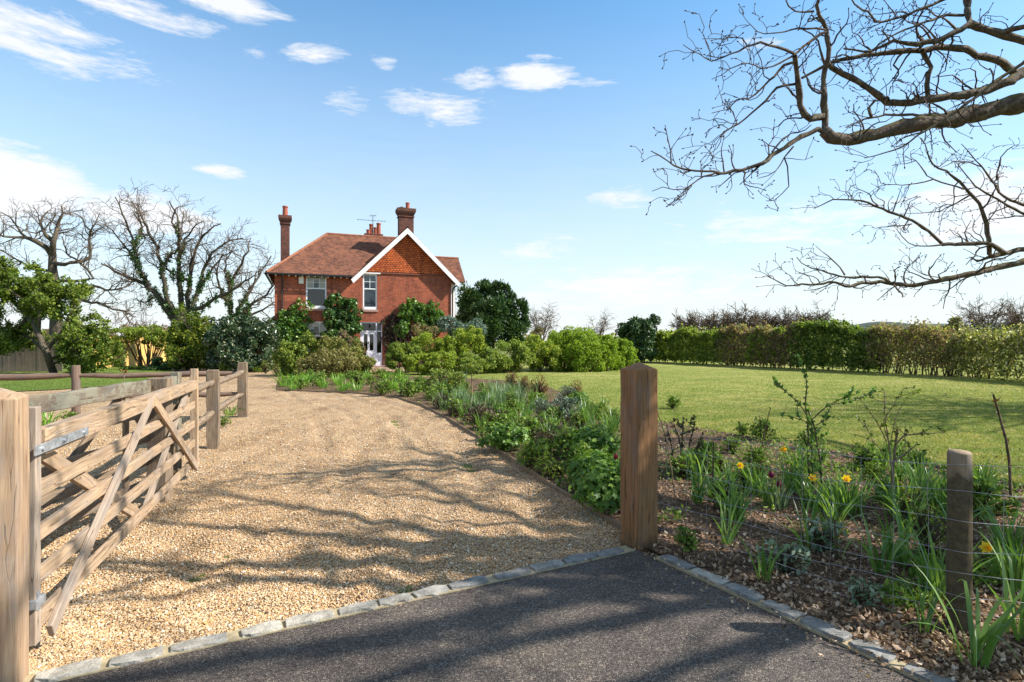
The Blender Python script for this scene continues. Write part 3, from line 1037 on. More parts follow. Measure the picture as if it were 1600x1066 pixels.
lawn_poly = lawn_edge + [(9.5, 2.4), (40, 2.2), (40, 45), (2, 45), (-2.5, 36), (-5.5, 29.5)]
blades('grass', lawn_poly, 860000, 3.6, 32, 0.030, L['grass'], 1.7)
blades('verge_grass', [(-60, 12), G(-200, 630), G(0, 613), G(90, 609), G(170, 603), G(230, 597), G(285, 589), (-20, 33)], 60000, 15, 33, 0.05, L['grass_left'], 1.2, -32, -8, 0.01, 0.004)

# bark chips and dead leaves, and low ground cover, on the bed
bp = scatter(bed_poly, 130000, 1.6, 16, None, None, 2.5, 1.9)
bp = bp[bp[:, 1] > 1.5]
nz3 = np.stack([bp[:, 0], bp[:, 1], rng.uniform(0.03, 0.06, len(bp))], 1)
V, F = leaf_mesh(nz3, np.tile([[0, 0, 1.0]], (len(bp), 1)), 0.031, 0.6, 0, -0.1)
V[:, 2] = np.maximum(V[:, 2], 0.03)
tag(obj_np('leaf_litter', V, [F], L['litter']), kind='stuff')
sx = scatter(lawn_poly, 9000, 4.4, 9, None, None, 2.5)
sx = sx[(sx[:, 1] < 8.0 + rng.normal(0, .6, len(sx)))]
V, F = leaf_mesh(np.stack([sx[:, 0], sx[:, 1], rng.uniform(.03, .05, len(sx))], 1), np.tile([[0, 0, 1.0]], (len(sx), 1)), 0.03, 0.6, 0, -0.1)
tag(obj_np('fallen_leaves', V, [F], L['litter']), kind='stuff')


kp = CN + Wd * rng.uniform(0, 4.5, 420)[:, None] + np.array([-.869, -.495]) * np.abs(rng.normal(0, .16, 420))[:, None] * rng.uniform(.1, 1.6, 420)[:, None]
V, F = leaf_mesh(np.stack([kp[:, 0], kp[:, 1], np.full(420, .045)], 1), np.tile([[0, 0, 1.0]], (420, 1)), 0.022, 0.6, 0, -0.2)
V[:, 2] = np.clip(V[:, 2], .016, .06)
tag(obj_np('leaf_debris', V, [F], L['litter']), kind='stuff')


def patchy(p, s, thr, seed):
    r2 = np.random.default_rng(seed)
    ph = r2.uniform(0, 6.28, 8)
    d = r2.normal(size=(8, 2)) * s
    v = sum(np.sin(p @ d[i] + ph[i]) for i in range(8)) / 8
    return v > thr


wp = scatter(bed_poly, 78000, 3.0, 22, None, None, 1.8)
wp = wp[patchy(wp, 3.0, 0.0, 3) | (wp[:, 1] > 9)]
wp = wp[patchy(wp, 5.0, .06, 9) | (wp[:, 0] < 1.2) | (wp[:, 1] > 5.6)]
dist_k = (wp @ np.array([0.869, 0.495]) - CN @ np.array([0.869, 0.495])) > 0.55
wp = wp[dist_k | (wp[:, 0] < 0.8)]
wz = rng.uniform(0.03, 0.12, len(wp))
V, F = leaf_mesh(np.stack([wp[:, 0], wp[:, 1], wz], 1), np.tile([[0, 0, 1.0]], (len(wp), 1)), 0.045, 0.55, 0.3, 0.2)
V[:, 2] = np.maximum(V[:, 2], 0.03)
tag(obj_np('ground_cover', V, [F], L['weed']), kind='stuff')

# ------------------------------------------------------------------ timber
def board(name, p0, p1, h, t_, mat, parent=None, up=(0, 0, 1), bev=0.004, rough=0.0, h1=None, seg=8, label=None):
    p0, p1 = Vector(p0), Vector(p1)
    x = (p1 - p0)
    ln = x.length
    x.normalize()
    z = Vector(up)
    z = (z - x * z.dot(x)).normalized()
    y = z.cross(x)
    W = Matrix(((x.x, y.x, z.x, p0.x), (x.y, y.y, z.y, p0.y), (x.z, y.z, z.z, p0.z), (0, 0, 0, 1)))
    h1 = h if h1 is None else h1
    vs, fs = [], []
    for i in range(seg + 1):
        u = i / seg
        hh = h * (1 - u) + h1 * u
        oy, oz = random.gauss(0, rough), random.gauss(0, rough)
        for (a, b) in ((-1, -1), (1, -1), (1, 1), (-1, 1)):
            vs.append((ln * u, a * t_ / 2 * (1 + random.gauss(0, rough * 3)) + oy, b * hh / 2 * (1 + random.gauss(0, rough * 3)) + oz))
    for i in range(seg):
        a = 4 * i
        for j in range(4):
            k = (j + 1) % 4
            fs.append((a + j, a + 4 + j, a + 4 + k, a + k))
    fs.append((0, 1, 2, 3))
    e = 4 * seg
    fs.append((e + 3, e + 2, e + 1, e))
    b = MB()
    b.add(vs, fs)
    o = b.build(name, mat, parent, W, bevel=bev)
    if label:
        o['label'] = label
    return o


def post(name, label, cat, c, wid, h, mat, rz, cap=0.06, group=None, parent=None, rough=0.002):
    """square post whose grain runs up: built along local X, stood on end"""
    W = Matrix.Translation((c[0], c[1], 0)) @ Matrix.Rotation(rz, 4, 'Z') @ Matrix.Rotation(R(-90), 4, 'Y')
    vs, fs = [], []
    seg = 8
    hw = wid / 2
    for i in range(seg + 1):
        zz = -0.1 + (h + 0.1) * i / seg
        for (a, b) in ((-1, -1), (1, -1), (1, 1), (-1, 1)):
            vs.append((zz, a * hw + random.gauss(0, rough), b * hw + random.gauss(0, rough)))
    for i in range(seg):
        a = 4 * i
        for j in range(4):
            k = (j + 1) % 4
            fs.append((a + j, a + 4 + j, a + 4 + k, a + k))
    e = 4 * seg
    if cap > 0:
        vs.append((h + cap, random.gauss(0, .004), random.gauss(0, .004)))
        for j in range(4):
            fs.append((e + j, len(vs) - 1, e + (j + 1) % 4))
    else:
        fs.append((e + 3, e + 2, e + 1, e))
    b = MB()
    b.add(vs, fs)
    o = b.build(name, mat, parent, W, bevel=0.007)
    bm = bmesh.new()
    bm.from_mesh(o.data)
    bmesh.ops.recalc_face_normals(bm, faces=bm.faces)
    bm.to_mesh(o.data)
    bm.free()
    if cat:
        tag(o, label, cat, group)
    return o


post('gate_post', 'square brown oak gate post with pyramid top standing alone at the tarmac corner', 'gate post', CN + U * .1 + Vv * .1, 0.2, 1.337, M['oak_post'], th, 0.055)
lp = (-2.292, 2.52)
post('gate_post', 'pale new oak gate post carrying the open five bar gate', 'gate post', lp, 0.2, 1.30, M['oak_new'], th, 0.05)

# --- the new field gate, swung open along the drive
g0 = np.array([-2.30, 2.72])
g1 = np.array([-3.60, 6.45])
gd = (g1 - g0) / np.linalg.norm(g1 - g0)
gl_ = np.linalg.norm(g1 - g0)
gn = np.array([gd[1], -gd[0]])           # towards the drive
gate = thing('field_gate', 'new pale timber five bar gate swung open beside the gravel drive', 'gate', (g0[0], g0[1], 0))


def gp3(u, z, off=0.0):
    p = g0 + gd * gl_ * u + gn * off
    return (p[0], p[1], z)


board('top_rail', gp3(0.015, 1.055), gp3(0.985, 1.06), 0.125, 0.07, M['oak_gate'], gate, rough=0.0015, h1=0.10)
for z, hh in ((0.825, .075), (0.61, .075), (0.40, .075), (0.19, .08)):
    board('rail', gp3(0.015, z), gp3(0.985, z + .01), hh, 0.03, M['oak_gate'], gate, rough=0.0012)
board('heel_stile', gp3(0.0, 0.10), gp3(0.0, 1.235), 0.06, 0.06, M['oak_pale'], gate, up=(*gd, 0), rough=0.002)
board('head_stile', gp3(1.0, 0.10), gp3(1.0, 1.235), 0.075, 0.075, M['oak_gate'], gate, up=(*gd, 0), rough=0.002)
board('brace', gp3(0.03, 0.10, .034), gp3(0.50, 1.05, .034), 0.075, 0.028, M['oak_pale'], gate, rough=0.001)
board('brace', gp3(0.03, 1.02, -.034), gp3(0.47, 0.19, -.034), 0.085, 0.028, M['oak_gate'], gate, rough=0.001)
board('brace', gp3(0.53, 1.05, .034), gp3(0.985, 0.13, .034), 0.085, 0.028, M['oak_gate'], gate, rough=0.001)
board('brace', gp3(0.96, 1.04, -.034), gp3(0.53, 0.17, -.034), 0.08, 0.028, M['oak_pale'], gate, rough=0.001)
hg = MB()
hg.box((0, -.004, -.023), (0.66, .004, .023))
for xx in (0.06, 0.31, 0.57):
    hg.frustum((xx, 0.0), .001, .001, 0, 0.001, 4)
Wg = Matrix(((gd[0], gn[0], 0, 0), (gd[1], gn[1], 0, 0), (0, 0, 1, 0), (0, 0, 0, 1)))
pp = gp3(-0.022, 1.035, 0.0475)
strap = hg.build('hinge_strap', M['galv'], gate, Matrix.Translation(pp) @ Wg, bevel=.002)
for xx in (0.07, 0.32, 0.59):
    bt = Tubes()
    a = np.array(gp3(-0.022, 1.035, 0.049)) + np.array([gd[0] * xx, gd[1] * xx, 0])
    bt.add([a, a + np.array([gn[0], gn[1], 0]) * .012], [.013, .010], 8)
    bt.add([a + np.array([gn[0], gn[1], 0]) * .011, a + np.array([gn[0], gn[1], 0]) * .013], [.010, .001], 8)
    bt.build('bolt', M['galv'], strap, world=Matrix.Identity(4))
lh = MB()
lh.box((-0.05, -.02, -.022), (0.05, .042, .022))
lh.box((-0.02, .012, -.04), (0.008, .036, .05))
lh.build('lower_hinge', M['galv'], gate, Matrix.Translation(gp3(0.0, .30, 0.0)) @ Wg, bevel=.003)

# --- the old gate behind it, with its lichened top rail
o0 = np.array([-3.30, 3.55])
o1 = np.array([-3.56, 6.05])
od = (o1 - o0) / np.linalg.norm(o1 - o0)
ol = np.linalg.norm(o1 - o0)
on = np.array([od[1], -od[0]])
oldg = thing('field_gate', 'old weathered gate with grey lichen crusted top rail behind the new gate', 'gate', (o0[0], o0[1], 0))


def op3(u, z, off=0.0):
    p = o0 + od * ol * u + on * off
    return (p[0], p[1], z)


board('top_rail', op3(0, 1.10), op3(1.0, 1.115), 0.125, 0.06, M['wood_lichen'], oldg, rough=0.004, seg=14, bev=.008)
for z in (0.86, 0.62, 0.40, 0.20):
    board('rail', op3(0, z), op3(1, z), 0.08, 0.025, M['wood_old'], oldg, rough=0.003)
board('stile', op3(0.0, 0.08), op3(0, 1.2), 0.08, 0.07, M['wood_old'], oldg, up=(*od, 0), rough=.003)
board('stile', op3(0.99, 0.08), op3(0.99, 1.22), 0.085, 0.075, M['wood_lichen'], oldg, up=(*od, 0), rough=.003)
board('stile', op3(0.62, 0.12), op3(0.62, 1.05), 0.07, 0.025, M['wood_old'], oldg, up=(*od, 0), rough=.003)
board('brace', op3(0.60, 1.04, -.03), op3(0.06, 0.15, -.03), 0.08, 0.025, M['wood_old'], oldg, rough=.002)
board('brace', op3(0.64, 1.04, -.03), op3(0.97, 0.20, -.03), 0.08, 0.025, M['wood_old'], oldg, rough=.002)

# --- the old post and rail fence along the drive
fpA = (-3.44, 5.56)
fpB = (-4.40, 8.38)
fpC = (-5.56, 11.75)
fA = post('gate_post', 'dark weathered square post with an iron latch behind the open gate', 'gate post', fpA, 0.175, 1.19, M['wood_old'], R(12), 0, rough=.006)
lt = MB()
lt.box((-.05, -.02, -.035), (.05, .0, .035))
lt.build('latch_plate', M['black'], fA, Matrix.Translation((fpA[0] - .09, fpA[1] - .10, 1.09)) @ Matrix.Rotation(R(12), 4, 'Z'), bevel=.003)
lh = Tubes()
a = np.array([fpA[0] - .10, fpA[1] - .135, 1.05])
lh.add([a, a + (.02, 0, .05), a + (.06, .0, .06), a + (.065, 0, .10)], [.008, .008, .007, .006], 6)
lh.build('latch_handle', M['galv'], fA, world=Matrix.Identity(4))
fence = thing('post_and_rail_fence', 'weathered post and rail fence from the gate to the tall end post on the gravel', 'fence', (fpB[0], fpB[1], 0))


def fpost(c, wid, h, mat, rz, rnd=False):
    if not rnd:
        return post('fence_post', None, None, c, wid, h, mat, rz, 0, parent=fence, rough=.006)
    tb = Tubes()
    tb.add([(0, 0, -.1), (0, 0, h * .5), (0.004, 0, h - .012), (0.004, 0, h), (0.004, 0, h + .001)], [wid / 2, wid / 2, wid / 2 * .97, wid / 2 * .85, 0.001], 12)
    V = np.concatenate(tb.V)[:, [2, 1, 0]]
    return obj_np('fence_post', V, [np.concatenate(tb.F)], mat, fence, True, Matrix.Translation((c[0], c[1], 0)) @ Matrix.Rotation(R(-90), 4, 'Y'))


fpost(fpB, 0.165, 1.125, M['wood_old'], R(20))
fpost(fpC, 0.175, 1.11, M['wood_old'], R(15))


def rail(a, b, za, zb, mat, r=0.05, sag=0.02, h=0.10):
    n_ = 9
    p = [Vector((a[0] + (b[0] - a[0]) * i / n_, a[1] + (b[1] - a[1]) * i / n_, za + (zb - za) * i / n_ - sag * math.sin(math.pi * i / n_) + random.gauss(0, .006))) for i in range(n_ + 1)]
    ax = (p[-1] - p[0]).normalized()
    z = (Vector((0, 0, 1)) - ax * ax.z).normalized()
    y = z.cross(ax)
    W = Matrix(((ax.x, y.x, z.x, p[0].x), (ax.y, y.y, z.y, p[0].y), (ax.z, y.z, z.z, p[0].z), (0, 0, 0, 1)))
    Wi = W.inverted()
    tb = Tubes()
    q = np.array([list(Wi @ v) for v in p])
    tb.add(q, [r * (0.6 if i in (0, n_) else random.uniform(.85, 1.12)) for i in range(n_ + 1)], 6)
    return tb.build('rail', mat, fence, world=W, smooth=False)


rail((fpA[0] + .02, fpA[1] + .1), fpB, 1.0, .95, M['wood_old'])
rail(fpB, fpC, .93, .92, M['wood_old'], .052)
rail((fpA[0], fpA[1] + .1), fpB, .55, .50, M['wood_old'])
rail(fpB, fpC, .50, .45, M['wood_old'], .05, -.03)
fdl = np.array([-0.937, -0.349])
fpD = tuple(np.array(fpC) + fdl * 2.86)
fpE = tuple(np.array(fpC) + fdl * 6.6)
side = thing('post_and_rail_fence', 'low rail fence with round reddish brown post in front of the left lawn', 'fence', (fpD[0], fpD[1], 0))
fence = side
fpost(fpD, 0.145, 1.09, M['wood_reddish'], 0, True)
fpost(fpE, 0.145, 1.09, M['wood_reddish'], 0, True)
rail(fpC, fpD, .90, .90, M['wood_reddish'], .055, .02)
rail(fpD, fpE, .90, .93, M['wood_reddish'], .065, .03)
rail(fpC, fpD, .46, .44, M['wood_reddish'], .05, -.02)

# --- timber edging of the drive
eg = thing('timber_edging', 'thin timber board edging between the gravel and the planted bed', 'edging', (*edge[3], 0))
for i in range(len(edge) - 1):
    a, b = edge[i], edge[i + 1]
    board('edging_board', (a[0], a[1], 0.002), (b[0], b[1], 0.002), 0.075, 0.022, M['edging'], eg, rough=.001, seg=3)

# --- wire stock fence on the right
wf = thing('wire_fence', 'sheep wire fence on a rough round stake beside the planted bed', 'fence', (2.36, 3.0, 0))
sk = (2.36, 3.0)
tb = Tubes()
tb.add([(-.1, 0, 0), (.15, .003, 0), (.3, .004, 0), (.6, -.003, .002), (.80, 0, 0), (.957, .001, 0), (.968, 0, 0), (.970, 0, 0)], [.058, .056, .057, .054, .055, .053, .050, .001], 16)
stk = tb.build('stake', M['stake'], wf, world=Matrix.Translation((sk[0], sk[1], 0)) @ Matrix.Rotation(R(-90), 4, 'Y'))
sk2 = (5.6, 2.35)
tb = Tubes()
tb.add([(-.1, 0, 0), (.3, .004, 0), (.6, -.003, .002), (.96, 0, 0), (.97, 0, 0)], [.065, .064, .062, .06, .001], 12)
tb.build('stake', M['stake'], wf, world=Matrix.Translation((sk2[0], sk2[1], 0)) @ Matrix.Rotation(R(-90), 4, 'Y'))
wires = (.915, .765, .615, .47, .342, .23, .145, .055)
A3 = np.array([CN[0] + U[0] * .2 + Vv[0] * .1, CN[1] + U[1] * .2 + Vv[1] * .1])
B3 = np.array([sk[0] - .02, sk[1] - .07])
C3 = np.array([sk2[0], sk2[1] - .07])


def wirept(u, h):
    if u <= 1:
        p = A3 * (1 - u) + B3 * u
        return (p[0], p[1], h - 0.05 * math.sin(math.pi * u) * (0.4 + .6 * h) + .012 * math.sin(9 * u + h * 31))
    u -= 1
    p = B3 * (1 - u) + C3 * u
    return (p[0], p[1], h - 0.02 * math.sin(math.pi * u))


for h in wires:
    tb = Tubes()
    tb.add([wirept(i / 20, h) for i in range(41)], .0014, 4)
    tb.build('line_wire', M['wire'], wf, world=Matrix.Identity(4))
tb = Tubes()
for i in range(1, 12):
    u = i / 12
    tb.add([wirept(u + random.uniform(-.004, .004), h) for h in wires], .0013, 4)
for i in range(1, 20):
    u = 1 + i / 20
    tb.add([wirept(u + random.uniform(-.002, .002), h) for h in wires], .0013, 4)
tb.build('stay_wire', M['wire'], wf, world=Matrix.Identity(4))

# --- board fences beyond the left lawn
def board_fence(label, a, b, h, mat, parent_name='board_fence'):
    f = thing(parent_name, label, 'fence', (a[0], a[1], 0))
    a, b = np.array(a), np.array(b)
    d = b - a
    ln = np.linalg.norm(d)
    d /= ln
    W = Matrix.Translation((a[0], a[1], 0)) @ Matrix.Rotation(math.atan2(d[1], d[0]) - R(90), 4, 'Z') @ Matrix.Rotation(R(-90), 4, 'Y')
    mb = MB()
    x = 0
    while x < ln:
        wd = min(0.145, ln - x)
        mb.box((0.02, x, -.01 - random.uniform(0, .008)), (h + random.uniform(-.01, .01), x + wd - .006, .01))
        x += .145
    mb.build('boarding', mat, f, W)
    x = 0
    while x < ln:
        mb = MB()
        mb.box((0, x - .05, .012), (h + .06, x + .05, .11))
        mb.build('fence_post', mat, f, W)
        x += 2.4
    return f


board_fence('grey close board fence behind the leafing tree at the far left', (-40, 27.3), (-22.6, 28.6), 1.75, M['fence_grey'])
board_fence('ochre board fence seen through thin shrubs beyond the left lawn', (-23.4, 31.5), (-24.0, 41.0), 1.8, M['fence_ochre'])

# ------------------------------------------------------------------ the house
HD = (-7.94, 33.6, 0)
house = thing('brick_house', 'red brick house with hung tile gable, white sash windows and tall chimneys', 'house', HD, R(20))
HW = WM[house.name]
SL, SR = -5.62, 4.45
DEP = 5.8


def part(mb, name, mat, parent=house, **kw):
    return mb.build(name, mat, parent, HW, **kw)


win = [(-3.976, -2.87, 3.40, 5.30), (-0.842, -0.033, 3.40, 5.50), (-3.976, -2.87, 0.95, 2.66), (-0.99, 0.27, 0.08, 2.66)]
mb = MB()
xs = sorted({SL, SR, *[a for h in win for a in h[:2]]})
zs = sorted({0.0, 5.30, 5.62, *[a for h in win for a in h[2:]]})
for i in range(len(xs) - 1):
    for j in range(len(zs) - 1):
        cx, cz = (xs[i] + xs[i + 1]) / 2, (zs[j] + zs[j + 1]) / 2
        if any(h[0] < cx < h[1] and h[2] < cz < h[3] for h in win):
            continue
        if cz > 5.30 and cx < -1.2:
            continue
        mb.add([(xs[i], 0, zs[j]), (xs[i + 1], 0, zs[j]), (xs[i + 1], 0, zs[j + 1]), (xs[i], 0, zs[j + 1])], [(0, 1, 2, 3)])
for h in win:
    a, b, c_, d_ = h
    D_ = 0.11
    mb.add([(a, 0, c_), (a, D_, c_), (a, D_, d_), (a, 0, d_)], [(0, 1, 2, 3)])
    mb.add([(b, 0, c_), (b, 0, d_), (b, D_, d_), (b, D_, c_)], [(0, 1, 2, 3)])
    mb.add([(a, 0, d_), (a, D_, d_), (b, D_, d_), (b, 0, d_)], [(0, 1, 2, 3)])
    mb.add([(a, 0, c_), (b, 0, c_), (b, D_, c_), (a, D_, c_)], [(0, 1, 2, 3)])
# other walls
mb.add([(SL, 0, 0), (SL, DEP, 0), (SL, DEP, 5.35), (SL, 0, 5.35)], [(3, 2, 1, 0)])
mb.add([(SR, 0, 0), (SR, DEP, 0), (SR, DEP, 5.5), (SR, 0, 5.5)], [(0, 1, 2, 3)])
mb.add([(SL, DEP, 0), (SR, DEP, 0), (SR, DEP, 5.3), (SL, DEP, 5.3)], [(3, 2, 1, 0)])
mb.add([(-1.2, DEP, 5.3), (SR, DEP, 5.3), (1.7, DEP, 8.1)], [(2, 1, 0)])
mb.box((4.46, .7, 0), (4.9, 3.5, 2.9))
part(mb, 'wall', M['brick'])
mb = MB()
mb.box((SL - .0, -.035, .0), (-1.05, -.004, .5))
mb.box((.32, -.035, 0), (SR, -.004, .5))
part(mb, 'plinth', M['brick_dark'])
mb = MB()
for (a, b, c_, d_) in (win[0], win[1]):
    mb.box((a - .06, -.06, c_ - .13), (b + .06, -.003, c_ - .005))
part(mb, 'stone_sill', plain('sill_stone', (0.36, 0.22, 0.17), 0.8))
# hung tiles in the gable
gz0, gap = 5.64, 8.2
ghw = 2.75
mb = MB()
mb.add([(1.7 - ghw, -.05, gz0), (1.7 + ghw, -.05, gz0), (1.7, -.05, gz0 + ghw * .985)], [(0, 1, 2)])
mb.add([(1.7 - ghw, -.05, gz0), (1.7 + ghw, -.05, gz0), (1.7 + ghw, 0, gz0 - .02), (1.7 - ghw, 0, gz0 - .02)], [(3, 2, 1, 0)])
part(mb, 'hung_tiling', M['tile_hung'])
mb = MB()
mb.box((-1.1, -.065, gz0 - .10), (4.42, -.003, gz0 - .025))
part(mb, 'drip_course', plain('drip_brick', (0.20, 0.07, 0.045), .8))
# roofs
eL, eF, eB, ez, rz_ = -6.02, -.40, 6.2, 5.33, 8.24
mid = 2.88
rm = MB()
rm.slab([(eL, eF, ez), (-1.36, eF, ez), (1.74, mid, rz_), (eL + 3.28, mid, rz_)], .10)
rm.slab([(2.2, eB, ez + .02), (eL, eB, ez + .02), (eL + 3.28, mid, rz_), (2.2, mid, rz_)], .10)
roof = part(rm, 'roof', M['tile_x'])
rm = MB()
rm.slab([(eL, eB, ez), (eL, eF, ez), (eL + 3.28, mid, rz_)], .10)
part(rm, 'hip_slope', M['tile_y'], roof)
wr = MB()
wr.slab([(-1.48, 6.3, 5.18), (-1.48, -.36, 5.18), (1.7, -.36, 8.30), (1.7, 6.3, 8.30)], .10)
wr.slab([(4.88, -.36, 5.18), (4.88, 6.3, 5.18), (1.7, 6.3, 8.30), (1.7, -.36, 8.30)], .10)
part(wr, 'gable_roof', M['tile_y'])
br = MB()
br.slab([(2.6, .35, 5.28), (5.46, .35, 5.28), (5.46, 2.1, 7.0), (2.6, 2.1, 7.0)], .09)
br.slab([(5.46, 3.85, 5.28), (2.6, 3.85, 5.28), (2.6, 2.1, 7.0), (5.46, 2.1, 7.0)], .09)
part(br, 'bay_roof', M['tile_x'])
tb = Tubes()
tb.add([(eL + 3.28, mid, rz_ - .02), (-1.0, mid, rz_ - .035), (1.7, mid, rz_ - .03)], .085, 8)
tb.add([(eL, eF, ez), (eL + 3.28, mid, rz_ - .02)], .075, 8)
tb.add([(eL, eB, ez), (eL + 3.28, mid, rz_ - .02)], .075, 8)
tb.add([(1.7, -.36, 8.29), (1.7, 6.3, 8.29)], .085, 8)
tb.add([(3, 2.1, 6.99), (5.46, 2.1, 6.99)], .08, 8)
tb.build('ridge_tiles', M['ridge'], roof, world=HW)
mb = MB()
mb.add([(4.9, .72, 2.9), (4.9, 3.48, 2.9), (4.9, 3.48, 5.25), (4.9, .72, 5.25)], [(0, 1, 2, 3)])
mb.box((4.46, .72, 2.9), (4.88, 3.48, 5.25))
part(mb, 'bay_window', M['white'])
mb = MB()
mb.add([(5.3, .55, 5.28), (5.3, 3.65, 5.28), (5.3, 2.1, 6.85)], [(0, 1, 2)])
part(mb, 'bay_gable', M['tile_hung'])
# bargeboards
mb = MB()
for s in (-1, 1):
    x0, x1 = 1.7 + s * 3.24, 1.7
    p = [(x0, 5.09), (x1, 8.27), (x1, 7.93), (x0 - s * .13, 4.88)]
    for yy in ():
        pass
    vs = [(a, -.42, b) for a, b in p] + [(a, -.37, b) for a, b in p]
    f = [(0, 1, 2, 3), (7, 6, 5, 4), (0, 4, 5, 1), (1, 5, 6, 2), (2, 6, 7, 3), (3, 7, 4, 0)]
    mb.add(vs, f)
part(mb, 'bargeboard', M['white'])
mb = MB()
mb.add([(-1.46, -.36, 5.07), (1.7, -.36, 8.18), (1.7, -.0, 8.18), (-1.46, -.0, 5.07)], [(0, 1, 2, 3)])
mb.add([(4.86, -.36, 5.07), (1.7, -.36, 8.18), (1.7, -.0, 8.18), (4.86, -.0, 5.07)], [(0, 1, 2, 3)])
part(mb, 'verge_soffit', M['white'])
# eaves: gutter, rafter feet, downpipes
for gpts_, gr_ in (([(eL - .02, eF - .05, ez - .07), (-1.5, eF - .05, ez - .09)], .06), ([(eL - .05, eF, ez - .07), (eL - .05, eB, ez - .07)], .06), ([(4.93, -.34, 5.12), (4.93, .3, 5.10)], .055)):
    tb = Tubes()
    tb.add(gpts_, gr_, 8)
    tb.build('gutter', M['black'], house, world=HW)
for gpts_ in ([(-5.22, eF - .02, ez - .12), (-5.22, -.10, ez - .45), (-5.22, -.07, 4.6), (-5.22, -.07, 0.1)], [(4.90, -.30, 5.08), (4.62, -.1, 4.85), (4.52, -.06, 4.7), (4.52, -.06, 0.1)]):
    tb = Tubes()
    tb.add(gpts_, .042, 8)
    tb.build('downpipe', M['black'], house, world=HW)
mb = MB()
for i in range(13):
    x = -5.55 + i * .345
    mb.box((x - .035, -.36, ez - .17), (x + .035, 0.0, ez - .08))
part(mb, 'rafter_foot', M['white'])
mb = MB()
mb.box((-.96, -.10, 5.50), (.16, .02, 5.57))
part(mb, 'window_hood', M['white'])
mb = MB()
mb.box((-4.36, -.11, 4.78), (-4.10, -.004, 5.18))
part(mb, 'alarm_box', M['cream'], bevel=.02)


def sash(h, cols, rows, split, cur, name='window', lower_cols=1):
    a, b, c_, d_ = h
    f = MB()
    fw = .075
    y0, y1 = .035, .105
    f.box((a, y0, c_ + .0), (a + fw, y1, d_))
    f.box((b - fw, y0, c_), (b, y1, d_))
    f.box((a + fw, y0, d_ - fw), (b - fw, y1, d_))
    f.box((a + fw, y0 - .02, c_), (b - fw, y1, c_ + .16))
    fr_ = part(f, name, M['white'])
    g = MB()
    if split:
        g.box((a + fw, y0 + .005, split - .03), (b - fw, y1 - .01, split + .03))
    z0 = split + .03 if split else c_ + .16
    for i in range(1, cols):
        x = a + fw + (b - a - 2 * fw) * i / cols
        g.box((x - .013, y0 + .012, z0), (x + .013, y1 - .02, d_ - fw))
    for j in range(1, rows):
        z = z0 + (d_ - fw - z0) * j / rows
        g.box((a + fw, y0 + .016, z - .013), (b - fw, y1 - .024, z + .013))
    part(g, 'glazing_bar', M['white'], fr_)
    p = MB()
    p.add([(a + fw, .075, c_ + .16), (b - fw, .075, c_ + .16), (b - fw, .075, d_ - fw), (a + fw, .075, d_ - fw)], [(0, 1, 2, 3)])
    part(p, 'pane', M['glass'], fr_)
    k = MB()
    k.box((a - .3, .9, c_ - .3), (b + .3, .95, d_ + .3))
    k.box((a - .3, .30, c_ - .3), (a - .25, .9, d_ + .3))
    k.box((b + .25, .30, c_ - .3), (b + .3, .9, d_ + .3))
    part(k, 'room_wall', M['dark_in'], fr_)
    q = MB()
    if cur == 'curtain':
        n_ = 7
        for side_ in (0, 1):
            zt, zb = d_ - fw, (split or c_) - .05
            for i in range(n_):
                wtop = (b - a) * .36
                wbot = (b - a) * .24
                def xx(u, w_):
                    return a + fw + u * w_ if side_ == 0 else b - fw - u * w_
                y_a = .16 + (.03 if i % 2 else 0)
                y_b = .16 + (0 if i % 2 else .03)
                u0, u1 = i / n_, (i + 1) / n_
                q.add([(xx(u0, wbot), y_a, zb), (xx(u1, wbot), y_b, zb), (xx(u1, wtop), y_b, zt), (xx(u0, wtop), y_a, zt)], [(0, 1, 2, 3)])
        q.box((a + fw, .14, d_ - fw - .22), (b - fw, .155, d_ - fw))
        part(q, 'curtain', M['curtain'], fr_)
    elif cur == 'blind':
        z = c_ + .18
        while z < d_ - fw:
            q.add([(a + fw, .15, z), (b - fw, .15, z), (b - fw, .175, z + .05), (a + fw, .175, z + .05)], [(0, 1, 2, 3)])
            z += .062
        part(q, 'blind', M['blind'], fr_)
    return fr_


sash(win[0], 3, 2, 4.55, 'curtain')
sash(win[1], 2, 2, 4.62, 'blind')
sash(win[2], 3, 1, 1.85, 'curtain')
# front door with its glazed surround
a, b, c_, d_ = win[3]
f = MB()
f.box((a, .03, c_), (a + .07, .105, d_))
f.box((b - .05, .03, c_), (b, .105, d_))
f.box((a + .07, .03, d_ - .06), (b - .05, .105, d_))
f.box((a + .07, .03, 2.09), (b - .05, .105, 2.16))
f.box((-.10, .031, c_), (-.035, .104, 2.09))
f.box((-.10, .031, 2.16), (-.035, .104, d_ - .06))
f.box((-.035, .031, c_), (b - .05, .104, .85))
dfr = part(f, 'door_frame', M['door'])
p = MB()
p.add([(a + .07, .07, 2.16), (b - .05, .07, 2.16), (b - .05, .07, d_ - .06), (a + .07, .07, d_ - .06)], [(0, 1, 2, 3)])
p.add([(-.035, .07, .85), (b - .05, .07, .85), (b - .05, .07, 2.09), (-.035, .07, 2.09)], [(0, 1, 2, 3)])
part(p, 'pane', M['glass'], dfr)
k = MB()
k.box((a - .2, .6, 0), (b + .2, .65, 2.8))
part(k, 'hall_wall', M['dark_in'], dfr)
d = MB()
x0, x1 = a + .075, -.105
d.box((x0, .045, c_), (x1, .095, 1.0))
d.box((x0, .045, 1.96), (x1, .095, 2.085))
for xa, xb in ((x0, x0 + .13), ((x0 + x1) / 2 - .06, (x0 + x1) / 2 + .06), (x1 - .13, x1)):
    d.box((xa, .045, 1.0), (xb, .095, 1.96))
d.box((x0 + .1, .032, .25), (x1 - .1, .044, .85))
dr = part(d, 'door', M['door'])
p = MB()
